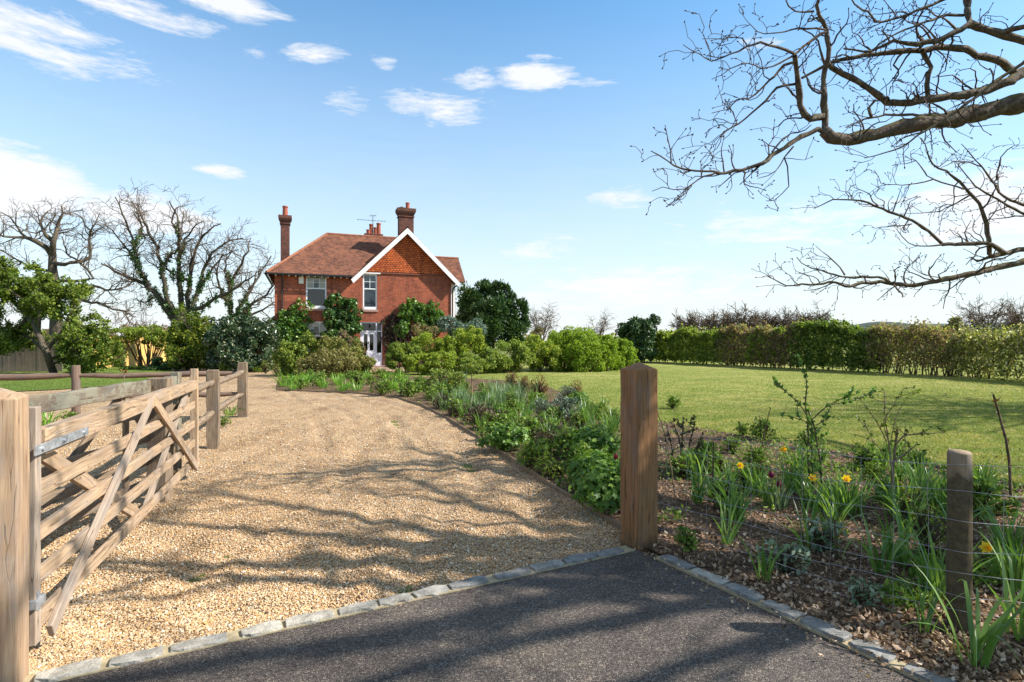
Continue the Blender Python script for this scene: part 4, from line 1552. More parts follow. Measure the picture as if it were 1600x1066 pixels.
p.add([(x0 + .1, .07, 1.0), (x1 - .1, .07, 1.0), (x1 - .1, .07, 1.96), (x0 + .1, .07, 1.96)], [(0, 1, 2, 3)])
part(p, 'pane', M['glass'], dr)
k = MB()
k.box(((x0 + x1) / 2 - .025, .02, 1.36), ((x0 + x1) / 2 + .025, .044, 1.52))
part(k, 'knocker', M['black'], dr, bevel=.008)
k = MB()
k.frustum((x0 + .06, .03), .025, .025, 1.02, 1.07, 8)
part(k, 'door_handle', M['black'], dr)
k = MB()
k.box((-.46, -.22, 2.32), (-.34, -.10, 2.5))
k.frustum((-.40, -.16), .085, .02, 2.5, 2.58, 8)
k.box((-.405, -.16, 2.54), (-.395, -.0, 2.56))
part(k, 'porch_lantern', M['black'])
k = MB()
k.box((a - .15, -.45, 0), (b + .15, -.0, .10))
part(k, 'door_step', plain('step_stone', (0.34, 0.24, 0.19), .85))


def chimney(sx, sy, z0, z1, wx, wy, pots, ph, capx=.12):
    q = MB()
    q.box((sx - wx / 2, sy - wy / 2, z0), (sx + wx / 2, sy + wy / 2, z1 - .55))
    st = part(q, 'chimney', M['brick_dark'])
    q = MB()
    zz = z1 - .55
    for i, g_ in enumerate((.0, .05, .0, .035, .07, .105, .13, .13)):
        hgt = (.03, .06, .07, .07, .07, .07, .10, .08)[i]
        q.box((sx - wx / 2 - g_, sy - wy / 2 - g_, zz), (sx + wx / 2 + g_, sy + wy / 2 + g_, zz + hgt))
        zz += hgt
    part(q, 'chimney_cap', M['brick_dark'], st)
    q = MB()
    q.frustum((sx, sy), min(wx, wy) * .5, min(wx, wy) * .35, zz, zz + .05, 8)
    part(q, 'flaunching', M['mortar'], st)
    for (px_, py_, rr, hh) in pots:
        q = MB()
        q.frustum((sx + px_, sy + py_), rr, rr * .88, zz - .02, zz + hh - .08, 12)
        q.frustum((sx + px_, sy + py_), rr * 1.05, rr * 1.05, zz + hh - .08, zz + hh, 12, False)
        part(q, 'chimney_pot', M['pot'], st)
    return st, zz


chimney(-5.17, 3.28, 5.0, 9.2, .50, .62, [(0, 0, .16, .62)], .6)
st, zz = chimney(1.82, 1.0, 7.4, 9.68, .88, .62, [(.12, 0, .13, .42)], .4)
k = MB()
k.frustum((1.82 - .22, 1.0), .16, .10, zz, zz + .14, 9)
k.box((1.82 - .42, .95, zz + .07), (1.82 - .02, 1.03, zz + .11))
part(k, 'chimney_cowl', M['black'], st)
st, zz = chimney(.30, 5.0, 7.0, 8.72, .95, .6, [(-.32, 0, .14, .32), (-.12, .1, .14, .72), (.14, 0, .13, .5), (.36, 0, .15, .80)], .5)
tb = Tubes()
tb.add([(.28, 5.0, 8.7), (.28, 5.0, 10.02)], .02, 6)
tb.add([(-.78, 4.9, 9.66), (1.15, 5.1, 9.70)], .014, 5)
for i in range(9):
    x = -.7 + i * .22
    tb.add([(x, 4.75, 9.66 + .004 * i), (x + .03, 5.25, 9.66 + .004 * i)], .007, 4)
tb.add([(.05, 5.0, 9.98), (.50, 5.0, 10.04)], .013, 5)
for i in range(5):
    tb.add([(.08 + i * .1, 5.0, 9.90), (.08 + i * .1, 5.0, 10.10)], .007, 4)
tb.build('television_aerial', M['black'], house, world=HW)
# small lean-to on the left side
mb = MB()
mb.box((-6.9, 2.2, 0), (SL - .01, 5.0, 2.1))
part(mb, 'lean_to', M['brick'])
mb = MB()
mb.slab([(-7.1, 5.2, 2.05), (-7.1, 2.0, 2.05), (SL - .01, 2.0, 3.1), (SL - .01, 5.2, 3.1)], .08)
part(mb, 'lean_to_roof', M['tile_y'])


def hpt(s, m_, z):
    v = HW @ Vector((s, m_, z))
    return (v.x, v.y, v.z)


# ------------------------------------------------------------------ plants on and around the house
def climber(label, s0, s1, z0, z1, depth, n, size, mat, base_s):
    blobs = []
    for i in range(30):
        s = random.uniform(s0, s1)
        z = random.uniform(z0, z1)
        blobs.append((s, -depth * random.uniform(.3, .9), z, random.uniform(.3, .55), depth * .6, random.uniform(.3, .55)))
    p, q = clump_points(blobs, n, sub=10)
    k = p[:, 1] < -0.02
    V, F = leaf_mesh(p[k], q[k], size, 0.8)
    o = obj_np('climbing_plant', V, [F], mat, None, False, HW)
    tag(o, label, 'climber')
    tb = Tubes()
    for i in range(7):
        tb.add(wiggle((base_s + random.uniform(-.15, .15), -.06, 0), (random.uniform(-.3, .3), 0, 1), z1 * .9, 8, .12), [.03, .027, .025, .022, .02, .016, .012, .009, .005], 4)
    V2 = np.concatenate(tb.V)
    V2[:, 1] = np.minimum(V2[:, 1], -.03)
    obj_np('stem', V2, [np.concatenate(tb.F)], M['stem'], o, True, HW)
    return o


climber('glossy ivy climbing the brick wall left of the upper window', -5.2, -4.1, 1.2, 3.5, .30, 5200, .13, L['climber'], -4.7)
climber('thick round ivy bush on the brick wall between window and front door', -2.75, -1.25, 1.0, 4.0, .60, 12000, .14, L['ivy'], -2.0)
climber('light green climber spreading on the wall right of the front door', 1.3, 3.6, 2.2, 3.7, .40, 9500, .13, L['climber'], 2.6)
climber('dark purplish creeper on the wall beside the right of the door', .45, 1.9, .8, 3.1, .22, 5200, .11, L['purple'], 1.0)


def at(px, d):
    return ((px - 800) / FPX * d, d)


def ell(pxc, pyt, pyb, pw, d, dy=0.0, rd=None):
    """an ellipsoid at depth d that covers pixels (pxc +- pw) x (pyt..pyb), as (x, y, z, rx, ry, rz)"""
    zt = CAM_H + (HOR - pyt) / FPX * d
    zb = CAM_H + (HOR - pyb) / FPX * d
    rx = pw / FPX * d
    return ((pxc - 800) / FPX * d, d + dy, (zt + zb) / 2, rx, rd or rx, (zt - zb) / 2)


def shrub_px(name, label, cat, ells, n, size, mat, group=None, **kw):
    bx = sum(e[0] for e in ells) / len(ells)
    by = sum(e[1] for e in ells) / len(ells)
    bl = [(e[0] - bx, e[1] - by, e[2], e[3], e[4], e[5]) for e in ells]
    return shrub(name, label, cat, (bx, by), bl, n, size, mat, group, **kw)


# left of the house
shrub_px('shrub', 'golden green conifer bush under the bare ivy clad tree', 'shrub', [ell(294, 484, 560, 22, 31), ell(284, 520, 584, 24, 30.5), ell(314, 512, 586, 24, 30.7), ell(276, 500, 550, 14, 30.6), ell(318, 494, 540, 16, 31.2), ell(300, 540, 588, 30, 30.2)], 17000, .13, L['lime'], sub=16, shell=(.5, 1.2))
shrub_px('shrub', 'large dark variegated shrub with cream edged leaves beside the house corner', 'shrub', [ell(375, 494, 560, 34, 30.0), ell(350, 510, 584, 30, 29.6), ell(405, 505, 584, 30, 29.6), ell(385, 540, 588, 40, 29.2)], 24000, .15, L['varieg'], sub=22)
shrub_px('shrub', 'low dark bush at the foot of the golden conifer', 'shrub', [ell(258, 560, 586, 18, 30), ell(240, 570, 586, 14, 30)], 3500, .12, L['dark'])
shrub_px('shrub', 'small lime green spurge clump under the variegated shrub', 'shrub', [ell(352, 568, 585, 10, 28.5), ell(405, 572, 587, 8, 28.5)], 1800, .10, L['lime'], stems=0)
hh = [ell(205, 512, 534, 26, 34), ell(232, 509, 540, 26, 34), ell(252, 516, 545, 16, 34)]
shrub_px('shrub', 'loose green bush overhanging the ochre fence', 'shrub', hh, 5200, .13, L['hedge_green'], sub=16, stems=12, sr=.035)
shrub_px('shrub', 'brownish bare twigged bush along the ochre fence', 'shrub', [ell(150, 520, 575, 26, 34.5), ell(185, 525, 575, 20, 34)], 1500, .12, L['hedge_brown'], stems=16, sr=.03)
shrub_px('ground_planting', 'strip of dark low leaves at the foot of the ochre fence', 'plants', [ell(150, 574, 590, 22, 29.5, 0, .6), ell(190, 572, 587, 22, 30.5, 0, .6), ell(228, 571, 586, 22, 31.5, 0, .6)], 4200, .12, L['hedge_dark'], stems=0)

# in front of the house, left of the door
shrub_px('shrub', 'lime tipped green shrub at the left end of the house border', 'shrub', [ell(458, 537, 590, 24, 25.5), ell(480, 525, 575, 18, 26), ell(447, 555, 592, 14, 25)], 8000, .12, L['euonymus'], sub=18)
shrub_px('shrub', 'fine twiggy olive shrub in front of the lower window', 'shrub', [ell(510, 545, 595, 30, 24.2), ell(490, 555, 597, 22, 23.8), ell(535, 550, 592, 24, 24.3)], 10500, .09, L['twiggy'], sub=20)
shrub_px('shrub', 'tall mixed green shrub just below the lower window', 'shrub', [ell(510, 527, 575, 26, 26.3), ell(545, 532, 580, 22, 26.3)], 7800, .12, L['mixed'], sub=18)
shrub_px('shrub', 'pink tipped evergreen shrub left of the front door', 'shrub', [ell(538, 520, 570, 18, 27.8), ell(555, 535, 585, 16, 27.2)], 5200, .12, L['pieris'], sub=16)
shrub_px('shrub', 'low green bush in front of the door step', 'shrub', [ell(577, 556, 586, 15, 25.4), ell(562, 560, 588, 12, 25.2)], 3200, .10, L['mixed'], sub=14)
pot_c = at(577, 25.0)

# right of the door: big bright feathery shrubs
bs = [
    ('feathery bright green shrub nearest the front door', [ell(622, 540, 582, 20, 27.0), ell(640, 536, 580, 18, 27.2)], 'hebe2'),
    ('broad bright green shrub with reddish stems below', [ell(655, 553, 586, 26, 26.0), ell(690, 548, 584, 26, 26.2)], 'hebe'),
    ('tall bright green shrub behind the low broad one', [ell(672, 520, 560, 28, 28.4), ell(700, 524, 566, 20, 28.0)], 'hebe'),
    ('yellowest bright green shrub below the dark evergreen tree', [ell(735, 510, 560, 26, 28.8), ell(715, 532, 575, 22, 28.2)], 'hebe'),
    ('low spreading green shrub between the yellow one and the lawn', [ell(735, 552, 588, 32, 26.8), ell(765, 545, 586, 24, 27.2)], 'hebe2'),
    ('flat topped green shrub in the middle of the row beside the lawn', [ell(795, 532, 586, 30, 28.0), ell(820, 540, 586, 24, 28.0), ell(780, 550, 588, 20, 27.4)], 'hebe2'),
    ('pale green shrub with grey twiggy top behind the lawn edge', [ell(840, 526, 584, 26, 29.0), ell(860, 540, 584, 22, 28.6)], 'hebe'),
]
for lb, es, mk in bs:
    shrub_px('shrub', lb, 'shrub', es, 9500, .105, L[mk], 'bright shrubs in front of the house', sub=22, subr=.27, shell=(.55, 1.15), stems=7, sr=.02)
# the row of clipped rounded bushes
rb = [('first clipped round bush of the row, next to the flat topped shrub', 880, 515, 582, 26, 30.0), ('largest rounded clipped bush in the middle of the row', 912, 518, 582, 26, 29.0),
      ('high crowned clipped bush behind the largest rounded one', 900, 511, 560, 34, 31.5), ('narrow clipped bush between the largest and the end bush', 942, 522, 579, 20, 30.0),
      ('end clipped round bush of the row beside the dark holly', 966, 526, 577, 20, 31.0), ('small clipped bush tucked at the outer end of the row', 982, 538, 575, 13, 32.0)]
for lb, c_, y0, y1, pw, d in rb:
    e = [ell(c_, y0 + 4, y1 + 10, pw * 1.15, d), ell(c_ - pw * .6, y0 + 16, y1 + 6, pw * .75, d - .7), ell(c_ + pw * .6, y0 + 14, y1 + 6, pw * .75, d - .6),
         ell(c_ - pw * .2, y0, y0 + pw * 1.3, pw * .75, d), ell(c_ + pw * .35, y0 + 3, y0 + pw * 1.4, pw * .7, d - .2), ell(c_, y0 + 24, y1 + 4, pw * .6, d - 1.0)]
    shrub_px('shrub', lb, 'shrub', e, 13500, .085, L['round'], 'clipped round bushes at the lawn edge', sub=18, subr=.27, shell=(.8, 1.1))
shrub_px('shrub', 'dull green shrub with pale twigs under the house bay', 'shrub', [ell(700, 497, 530, 22, 33), ell(740, 500, 535, 24, 33.5), ell(720, 505, 540, 20, 32.5)], 6500, .13, L['glaucous'], sub=16)
shrub_px('shrub', 'brown twiggy half bare bush behind the bright shrubs', 'shrub', [ell(658, 506, 535, 14, 31), ell(672, 510, 535, 12, 31)], 2200, .10, L['hedge_brown'], sub=12, stems=16, sr=.02)

# the big dark evergreen right of the house
ev = thing('evergreen_tree', 'large dense dark evergreen tree right of the house', 'tree', (*at(768, 41), 0))
e = [ell(765, 462, 535, 40, 41), ell(732, 452, 505, 22, 40.6), ell(724, 480, 535, 16, 40.2), ell(757, 440, 480, 17, 41), ell(783, 446, 490, 19, 41), ell(805, 466, 510, 16, 40.6), ell(812, 492, 535, 15, 40.2), ell(795, 500, 545, 24, 39.8), ell(755, 478, 545, 26, 39.4), ell(742, 500, 545, 24, 39.2), ell(775, 470, 512, 18, 39.4)]
foliage_obj('crown', e, 42000, .25, L['dark'], (0, 0, 0), ev, sub=16, subr=.36, shell=(.5, 1.35), up=.4, along=1.3, aspect=.36)
tb = Tubes()
b0 = np.array([*at(768, 41), 0])
tb.add([b0, b0 + (0, 0, 2), b0 + (.1, 0, 4.8)], [.28, .22, .05], 8)
tb.build('trunk', M['bark_far'], ev, world=Matrix.Identity(4))

# dark holly at the end of the row
hl = thing('holly_tree', 'small dark holly tree at the near end of the hedge', 'tree', (*at(998, 41), 0))
foliage_obj('crown', [ell(990, 497, 560, 22, 41), ell(1005, 505, 568, 20, 40.6), ell(975, 505, 530, 12, 41), ell(1022, 492, 520, 9, 41), ell(1000, 530, 572, 26, 40.4)], 9000, .19, L['dark'], (0, 0, 0), hl, sub=20, subr=.33)
tb = Tubes()
b0 = np.array([*at(998, 41), 0])
tb.add([b0, b0 + (0, 0, 1.5), b0 + (.1, 0, 3.0)], [.13, .1, .03], 6)
for i in range(5):
    tb.add(wiggle(b0 + (0, 0, 1.6), (random.uniform(-.8, .8), random.uniform(-.3, .3), 1), 1.9, 5, .15), [.05, .04, .03, .02, .012, .006], 4)
tb.build('trunk', M['bark_far'], hl, world=Matrix.Identity(4))

# ------------------------------------------------------------------ the long hedge on the right
hb = [(1012, 566), (1060, 568), (1120, 571), (1180, 574), (1240, 577), (1300, 580), (1360, 583), (1420, 586), (1490, 590), (1560, 594), (1640, 600), (1760, 612), (2300, 660)]
htop = [519, 518, 515, 513, 508, 503, 510, 517, 519, 520, 521, 522, 500]


def hedge(label, i0, i1, n, size, mat, stems, group='hedge sections right of the lawn', zlow=.25, rough=.22, extra=None):
    A = [np.array([*G(*hb[i])]) for i in range(i0, i1 + 1)]
    Hh = [CAM_H + (HOR - htop[i]) / FPX * G(*hb[i])[1] for i in range(i0, i1 + 1)]
    o = thing('hedge', label, 'hedge', (A[0][0], A[0][1], 0), 0, group)
    ps, ns = [], []
    segs = len(A) - 1
    lens = np.array([np.linalg.norm(A[i + 1] - A[i]) for i in range(segs)])
    tb = Tubes()
    for i in range(segs):
        k = int(n * lens[i] / lens.sum())
        u = rng.uniform(-.16 if i == 0 else 0, 1.16 if i == segs - 1 else 1, k)
        u = np.where(((u < 0) | (u > 1)) & (rng.uniform(size=k) < .35), rng.uniform(size=k), u)
        d = (A[i + 1] - A[i]) / lens[i]
        nn = np.array([d[1], -d[0]])
        if nn[0] > 0:
            nn = -nn
        hgt = Hh[i] * (1 - u) + Hh[i + 1] * u - .14
        xx_ = (A[i][None] + (A[i + 1] - A[i])[None] * u[:, None]) @ np.array([.5, -.86])
        hgt = hgt + .13 * np.sin(xx_ * 1.3) + .10 * np.sin(xx_ * 2.9 + 1) + .09 * np.sin(xx_ * 6.1)
        keep_gap = rng.uniform(size=k) < (.62 + .38 * np.sin(xx_ * 2.7 + .7) * np.sin(xx_ * 5.1))
        a = rng.uniform(0, np.pi, k)              # around the arch of the section
        wob = 0.10 * np.sin(u * lens[i] * 2.1 + i) + 0.08 * np.sin(u * lens[i] * 5.3 + 2 * i) + .05 * np.sin(u * lens[i] * 11 + a * 3)
        wd = 0.65 * (1 + wob)
        ca_, sa_ = np.cos(a), np.sin(a)
        sq = np.sign(ca_) * np.abs(ca_) ** .45
        sz = np.abs(sa_) ** .45
        depth_in = rng.uniform(0.72, 1.0, k) ** .6
        off = sq * wd * depth_in + rng.normal(0, rough * .4, k)
        z = zlow + (hgt * (1 + wob * .5) - zlow) * sz * np.where(sz > .95, depth_in, 1) * np.where(np.abs(sq) > .8, rng.uniform(0, 1, k), 1) + rng.normal(0, rough * .45, k) + np.where(rng.uniform(size=k) < .03, rng.uniform(0, .35, k), 0) * (sz > .9)
        xy = A[i][None] + d[None] * (u * lens[i])[:, None] + nn[None] * (off[:, None] - .5)
        sel = keep_gap | (z > hgt * .55)
        ps.append(np.stack([xy[:, 0], xy[:, 1], np.maximum(z, .05)], 1)[sel])
        ns.append(unit(np.stack([nn[0] * sq, nn[1] * sq, sz * .8], 1))[sel])
        for j in range(int(stems * lens[i])):
            uu = random.random()
            b = A[i] + d * uu * lens[i] - nn * (.5 + random.uniform(-.25, .35))
            hz = (Hh[i] * (1 - uu) + Hh[i + 1] * uu) * random.uniform(.75, 1.16)
            tb.add(wiggle((b[0], b[1], 0), (random.uniform(-.35, .35), random.uniform(-.35, .35), 1), hz, 5, .13), [.028, .024, .018, .013, .009, .005], 4)
    V, F = leaf_mesh(np.concatenate(ps), np.concatenate(ns), size, .6)
    obj_np('foliage', V, [F], mat, o, False, Matrix.Identity(4))
    if tb.V:
        tb.build('stem', M['stem'], o, world=Matrix.Identity(4))
    return o


hedge('far end of the hedge, yellow green and evenly clipped beside the holly', 0, 2, 22000, .17, L['hedge_green'], 3)
hedge('brownish hedge section with some green, between two greener sections', 2, 4, 20000, .15, L['hedge_brown'], 9)
hedge('dense dark green hedge section, the tallest part of the hedge', 4, 6, 24000, .14, L['hedge_dark'], 5)
hedge('thin bare brown hedge section with stems showing', 6, 8, 15000, .11, L['hedge_brown'], 16, zlow=.5, rough=.35)
hedge('bushy hedge section dotted with pale blossom at the right edge', 8, 12, 50000, .11, L['hedge_blossom'], 8, rough=.45)
# green patches inside the brown sections
shrub_px('shrub', 'green patch of evergreen growing in the brown hedge', 'shrub', [ell(1188, 518, 570, 20, 33.5, 0, .6), ell(1215, 512, 560, 18, 32.5, 0, .6)], 3600, .14, L['hedge_green'], stems=0)

# ------------------------------------------------------------------ bare trees far off
far_spec = dict(den=[3.0, 2.6, 2.2], len=[1.9, 1.1, .7], amp=.22, up=.12, rmin=.016)


def bare_tree(label, px, d, pytop, spread, stems=5, group=None, lev=3, tw=.016):
    x, y = at(px, d)
    H = CAM_H + (HOR - pytop) / FPX * d
    o = thing('bare_tree', label, 'tree', (x, y, 0), 0, group)
    tk, tn = Tubes(), Tubes()
    sp = dict(far_spec)
    s_ = H / 8.0
    sp['len'] = [2.0 * s_, 1.2 * s_, .7 * s_]
    sp['den'] = [3.0 / s_, 3.2 / s_, 2.4 / s_]
    sp['rmin'] = tw
    tk.add([(x, y, 0), (x + .05, y, H * .16), (x, y, H * .3)], [.05 * H * .55, .04 * H * .55, .03 * H * .55], 8)
    for i in range(stems):
        a = random.uniform(-1, 1)
        p = wiggle((x, y, H * random.uniform(.14, .3)), (a * spread, random.uniform(-.5, .5) * spread, 1.0), H * random.uniform(.5, .66), 7, .10, .05)
        grow(tk, tn, p, .012 * H, tw, 0, lev - 1, sp, .05)
    tk.build('trunk', M['bark_far'], o, world=Matrix.Identity(4))
    if tn.V:
        tn.build('crown', M['twig_far'], o, world=Matrix.Identity(4))
    return o


bt_l = [(1078, 88, 489, 'leftmost rounded bare tree standing far behind the hedge'), (1122, 90, 481, 'second bare tree from the left far behind the hedge'),
        (1160, 90, 475, 'tallest bare tree in the row far behind the hedge'), (1205, 92, 482, 'bare tree right of the tallest one far behind the hedge'),
        (1240, 90, 482, 'wide bare tree near the right end of the far row'), (1272, 90, 483, 'last bare tree at the right end of the far row')]
for px, d, yt, lb in bt_l:
    bare_tree(lb, px, d, yt, 1.0, 12, 'bare trees beyond the hedge', 3, .036)
bare_tree('bare tree beyond the clipped bushes, right of the dark evergreen', 848, 70, 476, .6, 5, None, 3, .022)
bare_tree('very thin bare tree above the clipped bushes', 935, 85, 489, .5, 4, None, 3, .02)
bare_tree('wide bare tree above the blossoming hedge at the far right', 1545, 70, 466, 1.0, 10, None, 3, .025)
bare_tree('bare tree cut off by the right edge of the view', 1602, 75, 466, .9, 9, None, 3, .025)
bare_tree('small distant bare tree above the ochre fence', 222, 60, 499, .5, 4, None, 3, .02)
ot = thing('distant_tree', 'olive coloured distant conifer above the blossoming hedge', 'tree', (*at(1495, 60), 0))
foliage_obj('crown', [ell(1495, 494, 530, 14, 60), ell(1490, 505, 535, 18, 60)], 2200, .3, L['twiggy'], (0, 0, 0), ot)
tb = Tubes()
b0 = np.array([*at(1495, 60), 0])
tb.add([b0, b0 + (0, 0, 3)], [.2, .1], 6)
tb.build('trunk', M['bark_far'], ot, world=Matrix.Identity(4))
# wooded belt far behind the left fence
blobs = []
for i in range(26):
    px = -120 + i * 24
    blobs.append(ell(px, 512 + random.uniform(-6, 6), 545, 22, 75, random.uniform(-4, 4)))
o = foliage_obj('woodland', blobs, 16000, .45, L['hedge_brown'], (0, 0, 0), None, sub=12)
tag(o, kind='stuff')
blobs = []
for i in range(40):
    px = 820 + i * 24
    blobs.append(ell(px, 520 + random.uniform(-5, 4), 545, 20, 110, random.uniform(-6, 6)))
o = foliage_obj('woodland', blobs, 12000, .6, L['hedge_brown'], (0, 0, 0), None, sub=12)
tag(o, kind='stuff')

# distant hills
nx, ny = 90, 10
hv, hf = [], []
for j in range(ny):
    for i in range(nx):
        x = 1300 + i * 40
        y = 2300 + j * 120
        s_ = math.sin(math.pi * j / (ny - 1)) ** .7
        prof = min(1, max(0, (i - 5) / 8)) * (0.82 + .10 * math.sin(i * .21) + .06 * math.sin(i * .63 + 1))
        hv.append((x, y, -5 + 118 * s_ * prof))
for j in range(ny - 1):
    for i in range(nx - 1):
        a = j * nx + i
        hf.append((a, a + 1, a + nx + 1, a + nx))
b = MB()
b.add(hv, hf)
hm = plain('wooded_hill', (0.045, 0.065, 0.06), .95, .35, .02)
tag(b.build('hills', hm, smooth=True), kind='structure')

# ------------------------------------------------------------------ bare oaks on the left, drawn limb by limb
def limb3(pts, d, jit, bend=0.0):
    out = []
    k = len(pts)
    for i, (px, py) in enumerate(pts):
        dd = d + bend * (i / max(1, k - 1)) + random.uniform(-jit, jit) * (0 if i == 0 else 1)
        out.append(list(P(px, py, dd)))
    return np.array(out)


def drawn_tree(name, label, d, limbs, trunkpath, spec, jit, lev=3, ivy=None, thr=.04, base=None, group=None):
    b = P(*trunkpath[0][:2], d)
    o = thing(name, label, 'tree', (b.x, b.y, 0), 0, group)
    tk, tn = Tubes(), Tubes()
    tp = limb3([q[:2] for q in trunkpath], d, 0)
    tp[0][2] = -.1
    tk.add(tp, [q[2] / FPX * d / 2 for q in trunkpath], 10)
    ivp = []
    for (pts, w0, w1, bend) in limbs:
        p3 = limb3(pts, d, jit, bend)
        p3, ln = resample(p3, .6)
        p3[1:-1] += np.random.normal(0, .05, (len(p3) - 2, 3))
        grow(tk, tn, p3, w0 / FPX * d / 2, w1 / FPX * d / 2, 0, lev, spec, thr)
        ivp.append(p3[: max(2, int(len(p3) * .42))])
    tk.build('trunk', M['bark_far'], o, world=Matrix.Identity(4))
    tn.build('crown', M['twig_far'], o, world=Matrix.Identity(4))
    if ivy:
        q = np.concatenate(ivp + [tp])
        idx = rng.integers(0, len(q), ivy)
        nr = unit(rng.normal(size=(ivy, 3)))
        pt = q[idx] + nr * rng.uniform(.05, .25, ivy)[:, None] + np.stack([np.zeros(ivy), np.zeros(ivy), rng.uniform(-.4, .4, ivy)], 1)
        V, F = leaf_mesh(pt, nr, .125, .8)
        obj_np('ivy', V, [F], L['ivy'], o, False, Matrix.Identity(4))
    return o


spec_l = dict(den=[2.3, 2.5, 2.3], len=[1.6, .95, .55], amp=.28, up=.12, rmin=.0135)
drawn_tree('bare_oak', 'old bare oak with thick straight trunk at the far left', 40, [
    ([(82, 400), (84, 375), (92, 350), (100, 335), (96, 322)], 10, 2, 0), ([(86, 380), (70, 365), (60, 345), (75, 330)], 6, 2, 1), ([(80, 398), (60, 378), (35, 371), (12, 370), (-10, 362)], 9, 2, -1.5),
    ([(40, 371), (25, 352), (12, 338), (2, 332)], 4, 1.5, 0), ([(80, 425), (62, 421), (45, 417), (28, 408), (8, 394), (-8, 388)], 5, 1.5, 1), ([(86, 412), (110, 412), (138, 406), (142, 385), (140, 365), (130, 345), (118, 334)], 7, 1.5, 0),
    ([(140, 368), (148, 350), (156, 332)], 3, 1, 0), ([(88, 440), (120, 438), (148, 436), (130, 415), (105, 398), (97, 370)], 5, 1.5, 1), ([(92, 452), (120, 448), (150, 448), (172, 456), (190, 450), (210, 443)], 7, 1.5, -1),
    ([(94, 462), (120, 462), (140, 472), (170, 480), (195, 488), (210, 495)], 6, 1.2, -2), ([(84, 455), (70, 460), (55, 468)], 4, 1.2, 1), ([(90, 365), (108, 360), (122, 356)], 3, 1, 0), ([(86, 470), (60, 476), (40, 470), (20, 474)], 4, 1.2, 1)],
    [(88, 575, 22), (88, 500, 17), (86, 450, 14), (82, 420, 12), (82, 398, 10)], spec_l, .8, 3, None)
drawn_tree('bare_oak', 'wide fan shaped bare tree with ivy clad stems beside the house', 43, [
    ([(272, 500), (245, 462), (222, 440), (195, 430), (172, 420), (158, 412)], 11, 2, -1), ([(232, 448), (218, 425), (213, 402), (206, 370), (192, 335), (180, 308)], 7, 1.5, 0),
    ([(216, 412), (198, 388), (178, 362), (164, 352)], 4, 1.5, 1), ([(210, 385), (222, 360), (216, 335), (208, 318)], 4, 1.2, 1), ([(276, 492), (258, 458), (254, 425), (246, 390), (230, 356), (218, 332), (212, 318)], 8, 1.5, .5),
    ([(254, 420), (262, 402), (280, 390), (300, 372)], 4, 1.2, -1), ([(284, 490), (281, 450), (280, 405), (280, 365), (277, 335), (264, 314)], 9, 1.5, -.5), ([(281, 400), (292, 372), (306, 352), (318, 345)], 4, 1.2, 0),
    ([(280, 370), (268, 345), (275, 325), (290, 322)], 3.5, 1.2, 0), ([(290, 488), (296, 455), (298, 420), (306, 390), (318, 370), (334, 352), (345, 350)], 8, 1.5, 0), ([(298, 486), (312, 455), (318, 420), (332, 395), (352, 378), (380, 372)], 7, 1.5, 1),
    ([(304, 484), (330, 470), (355, 458), (378, 442), (398, 430)], 7, 1.5, -1), ([(245, 462), (228, 474), (208, 468)], 3, 1, 0), ([(296, 440), (270, 425), (240, 415), (228, 405)], 4, 1.2, 1), ([(312, 450), (330, 425), (345, 402), (372, 390)], 4, 1.2, 0)],
    [(285, 585, 30), (284, 520, 26), (284, 485, 20)], spec_l, 1.0, 3, 9500)
drawn_tree('bare_oak', 'smaller ivy clad bare tree against the left side of the house', 45, [
    ([(360, 505), (358, 470), (362, 440), (376, 415), (388, 390), (392, 372)], 7, 1.3, 0), ([(364, 500), (380, 470), (400, 440), (412, 415), (424, 400)], 7, 1.3, 1), ([(368, 500), (392, 478), (415, 458), (436, 440)], 7, 1.3, -1),
    ([(360, 480), (345, 455), (338, 425), (346, 400)], 5, 1.3, 0), ([(372, 495), (405, 488), (432, 470)], 5, 1.3, 1), ([(362, 445), (350, 425), (356, 400), (366, 385)], 4, 1.2, 1)],
    [(362, 585, 16), (362, 530, 14), (361, 500, 10)], spec_l, .8, 3, 6500)

# the leafing hawthorn at the far left: stems and leaf sprays
hw = thing('hawthorn_tree', 'spreading tree with fresh bright green leaves at the left edge', 'tree', (*at(85, 26.5), 0))
tk, tn = Tubes(), Tubes()
hx, hy = at(85, 26.5)
hx += .0
sprays = []
hspec = dict(den=[3.2, 3.0], len=[.85, .55], amp=.24, up=.04, rmin=.009)
hl_ = [([(80, 570), (105, 560), (130, 572)], 4, 2), ([(78, 562), (110, 545), (160, 560)], 4, 2), ([(100, 540), (125, 560), (150, 575)], 4, 2), ([(40, 500), (20, 520), (5, 540)], 4, 2), ([(84, 583), (72, 550), (52, 505), (40, 470), (22, 440), (6, 415)], 11, 2), ([(72, 550), (50, 530), (20, 515), (-20, 505)], 6, 2), ([(60, 525), (62, 490), (68, 462), (60, 440)], 6, 2),
       ([(72, 550), (95, 520), (120, 505), (150, 520), (172, 540)], 6, 2), ([(95, 522), (110, 490), (128, 470), (130, 450)], 5, 2), ([(50, 505), (30, 480), (10, 465), (-25, 450)], 5, 2), ([(84, 560), (110, 548), (140, 555)], 5, 2),
       ([(52, 505), (80, 480), (92, 462), (104, 450)], 4, 2), ([(30, 540), (0, 545), (-40, 540)], 4, 2), ([(40, 470), (15, 455), (-10, 425)], 4, 2), ([(95, 540), (125, 530), (155, 535)], 4, 2), ([(60, 470), (75, 445), (70, 430)], 3, 1.5)]
for pts, w0, w1 in hl_:
    p3 = limb3(pts, 26.5, .9)
    p3, ln = resample(p3, .4)
    n0 = len(tn.V)
    grow(tk, tn, p3, w0 / FPX * 26.5 / 2, w1 / FPX * 26.5 / 2, 0, 2, hspec, .035)
    sprays.append(p3[int(len(p3) * .35):])
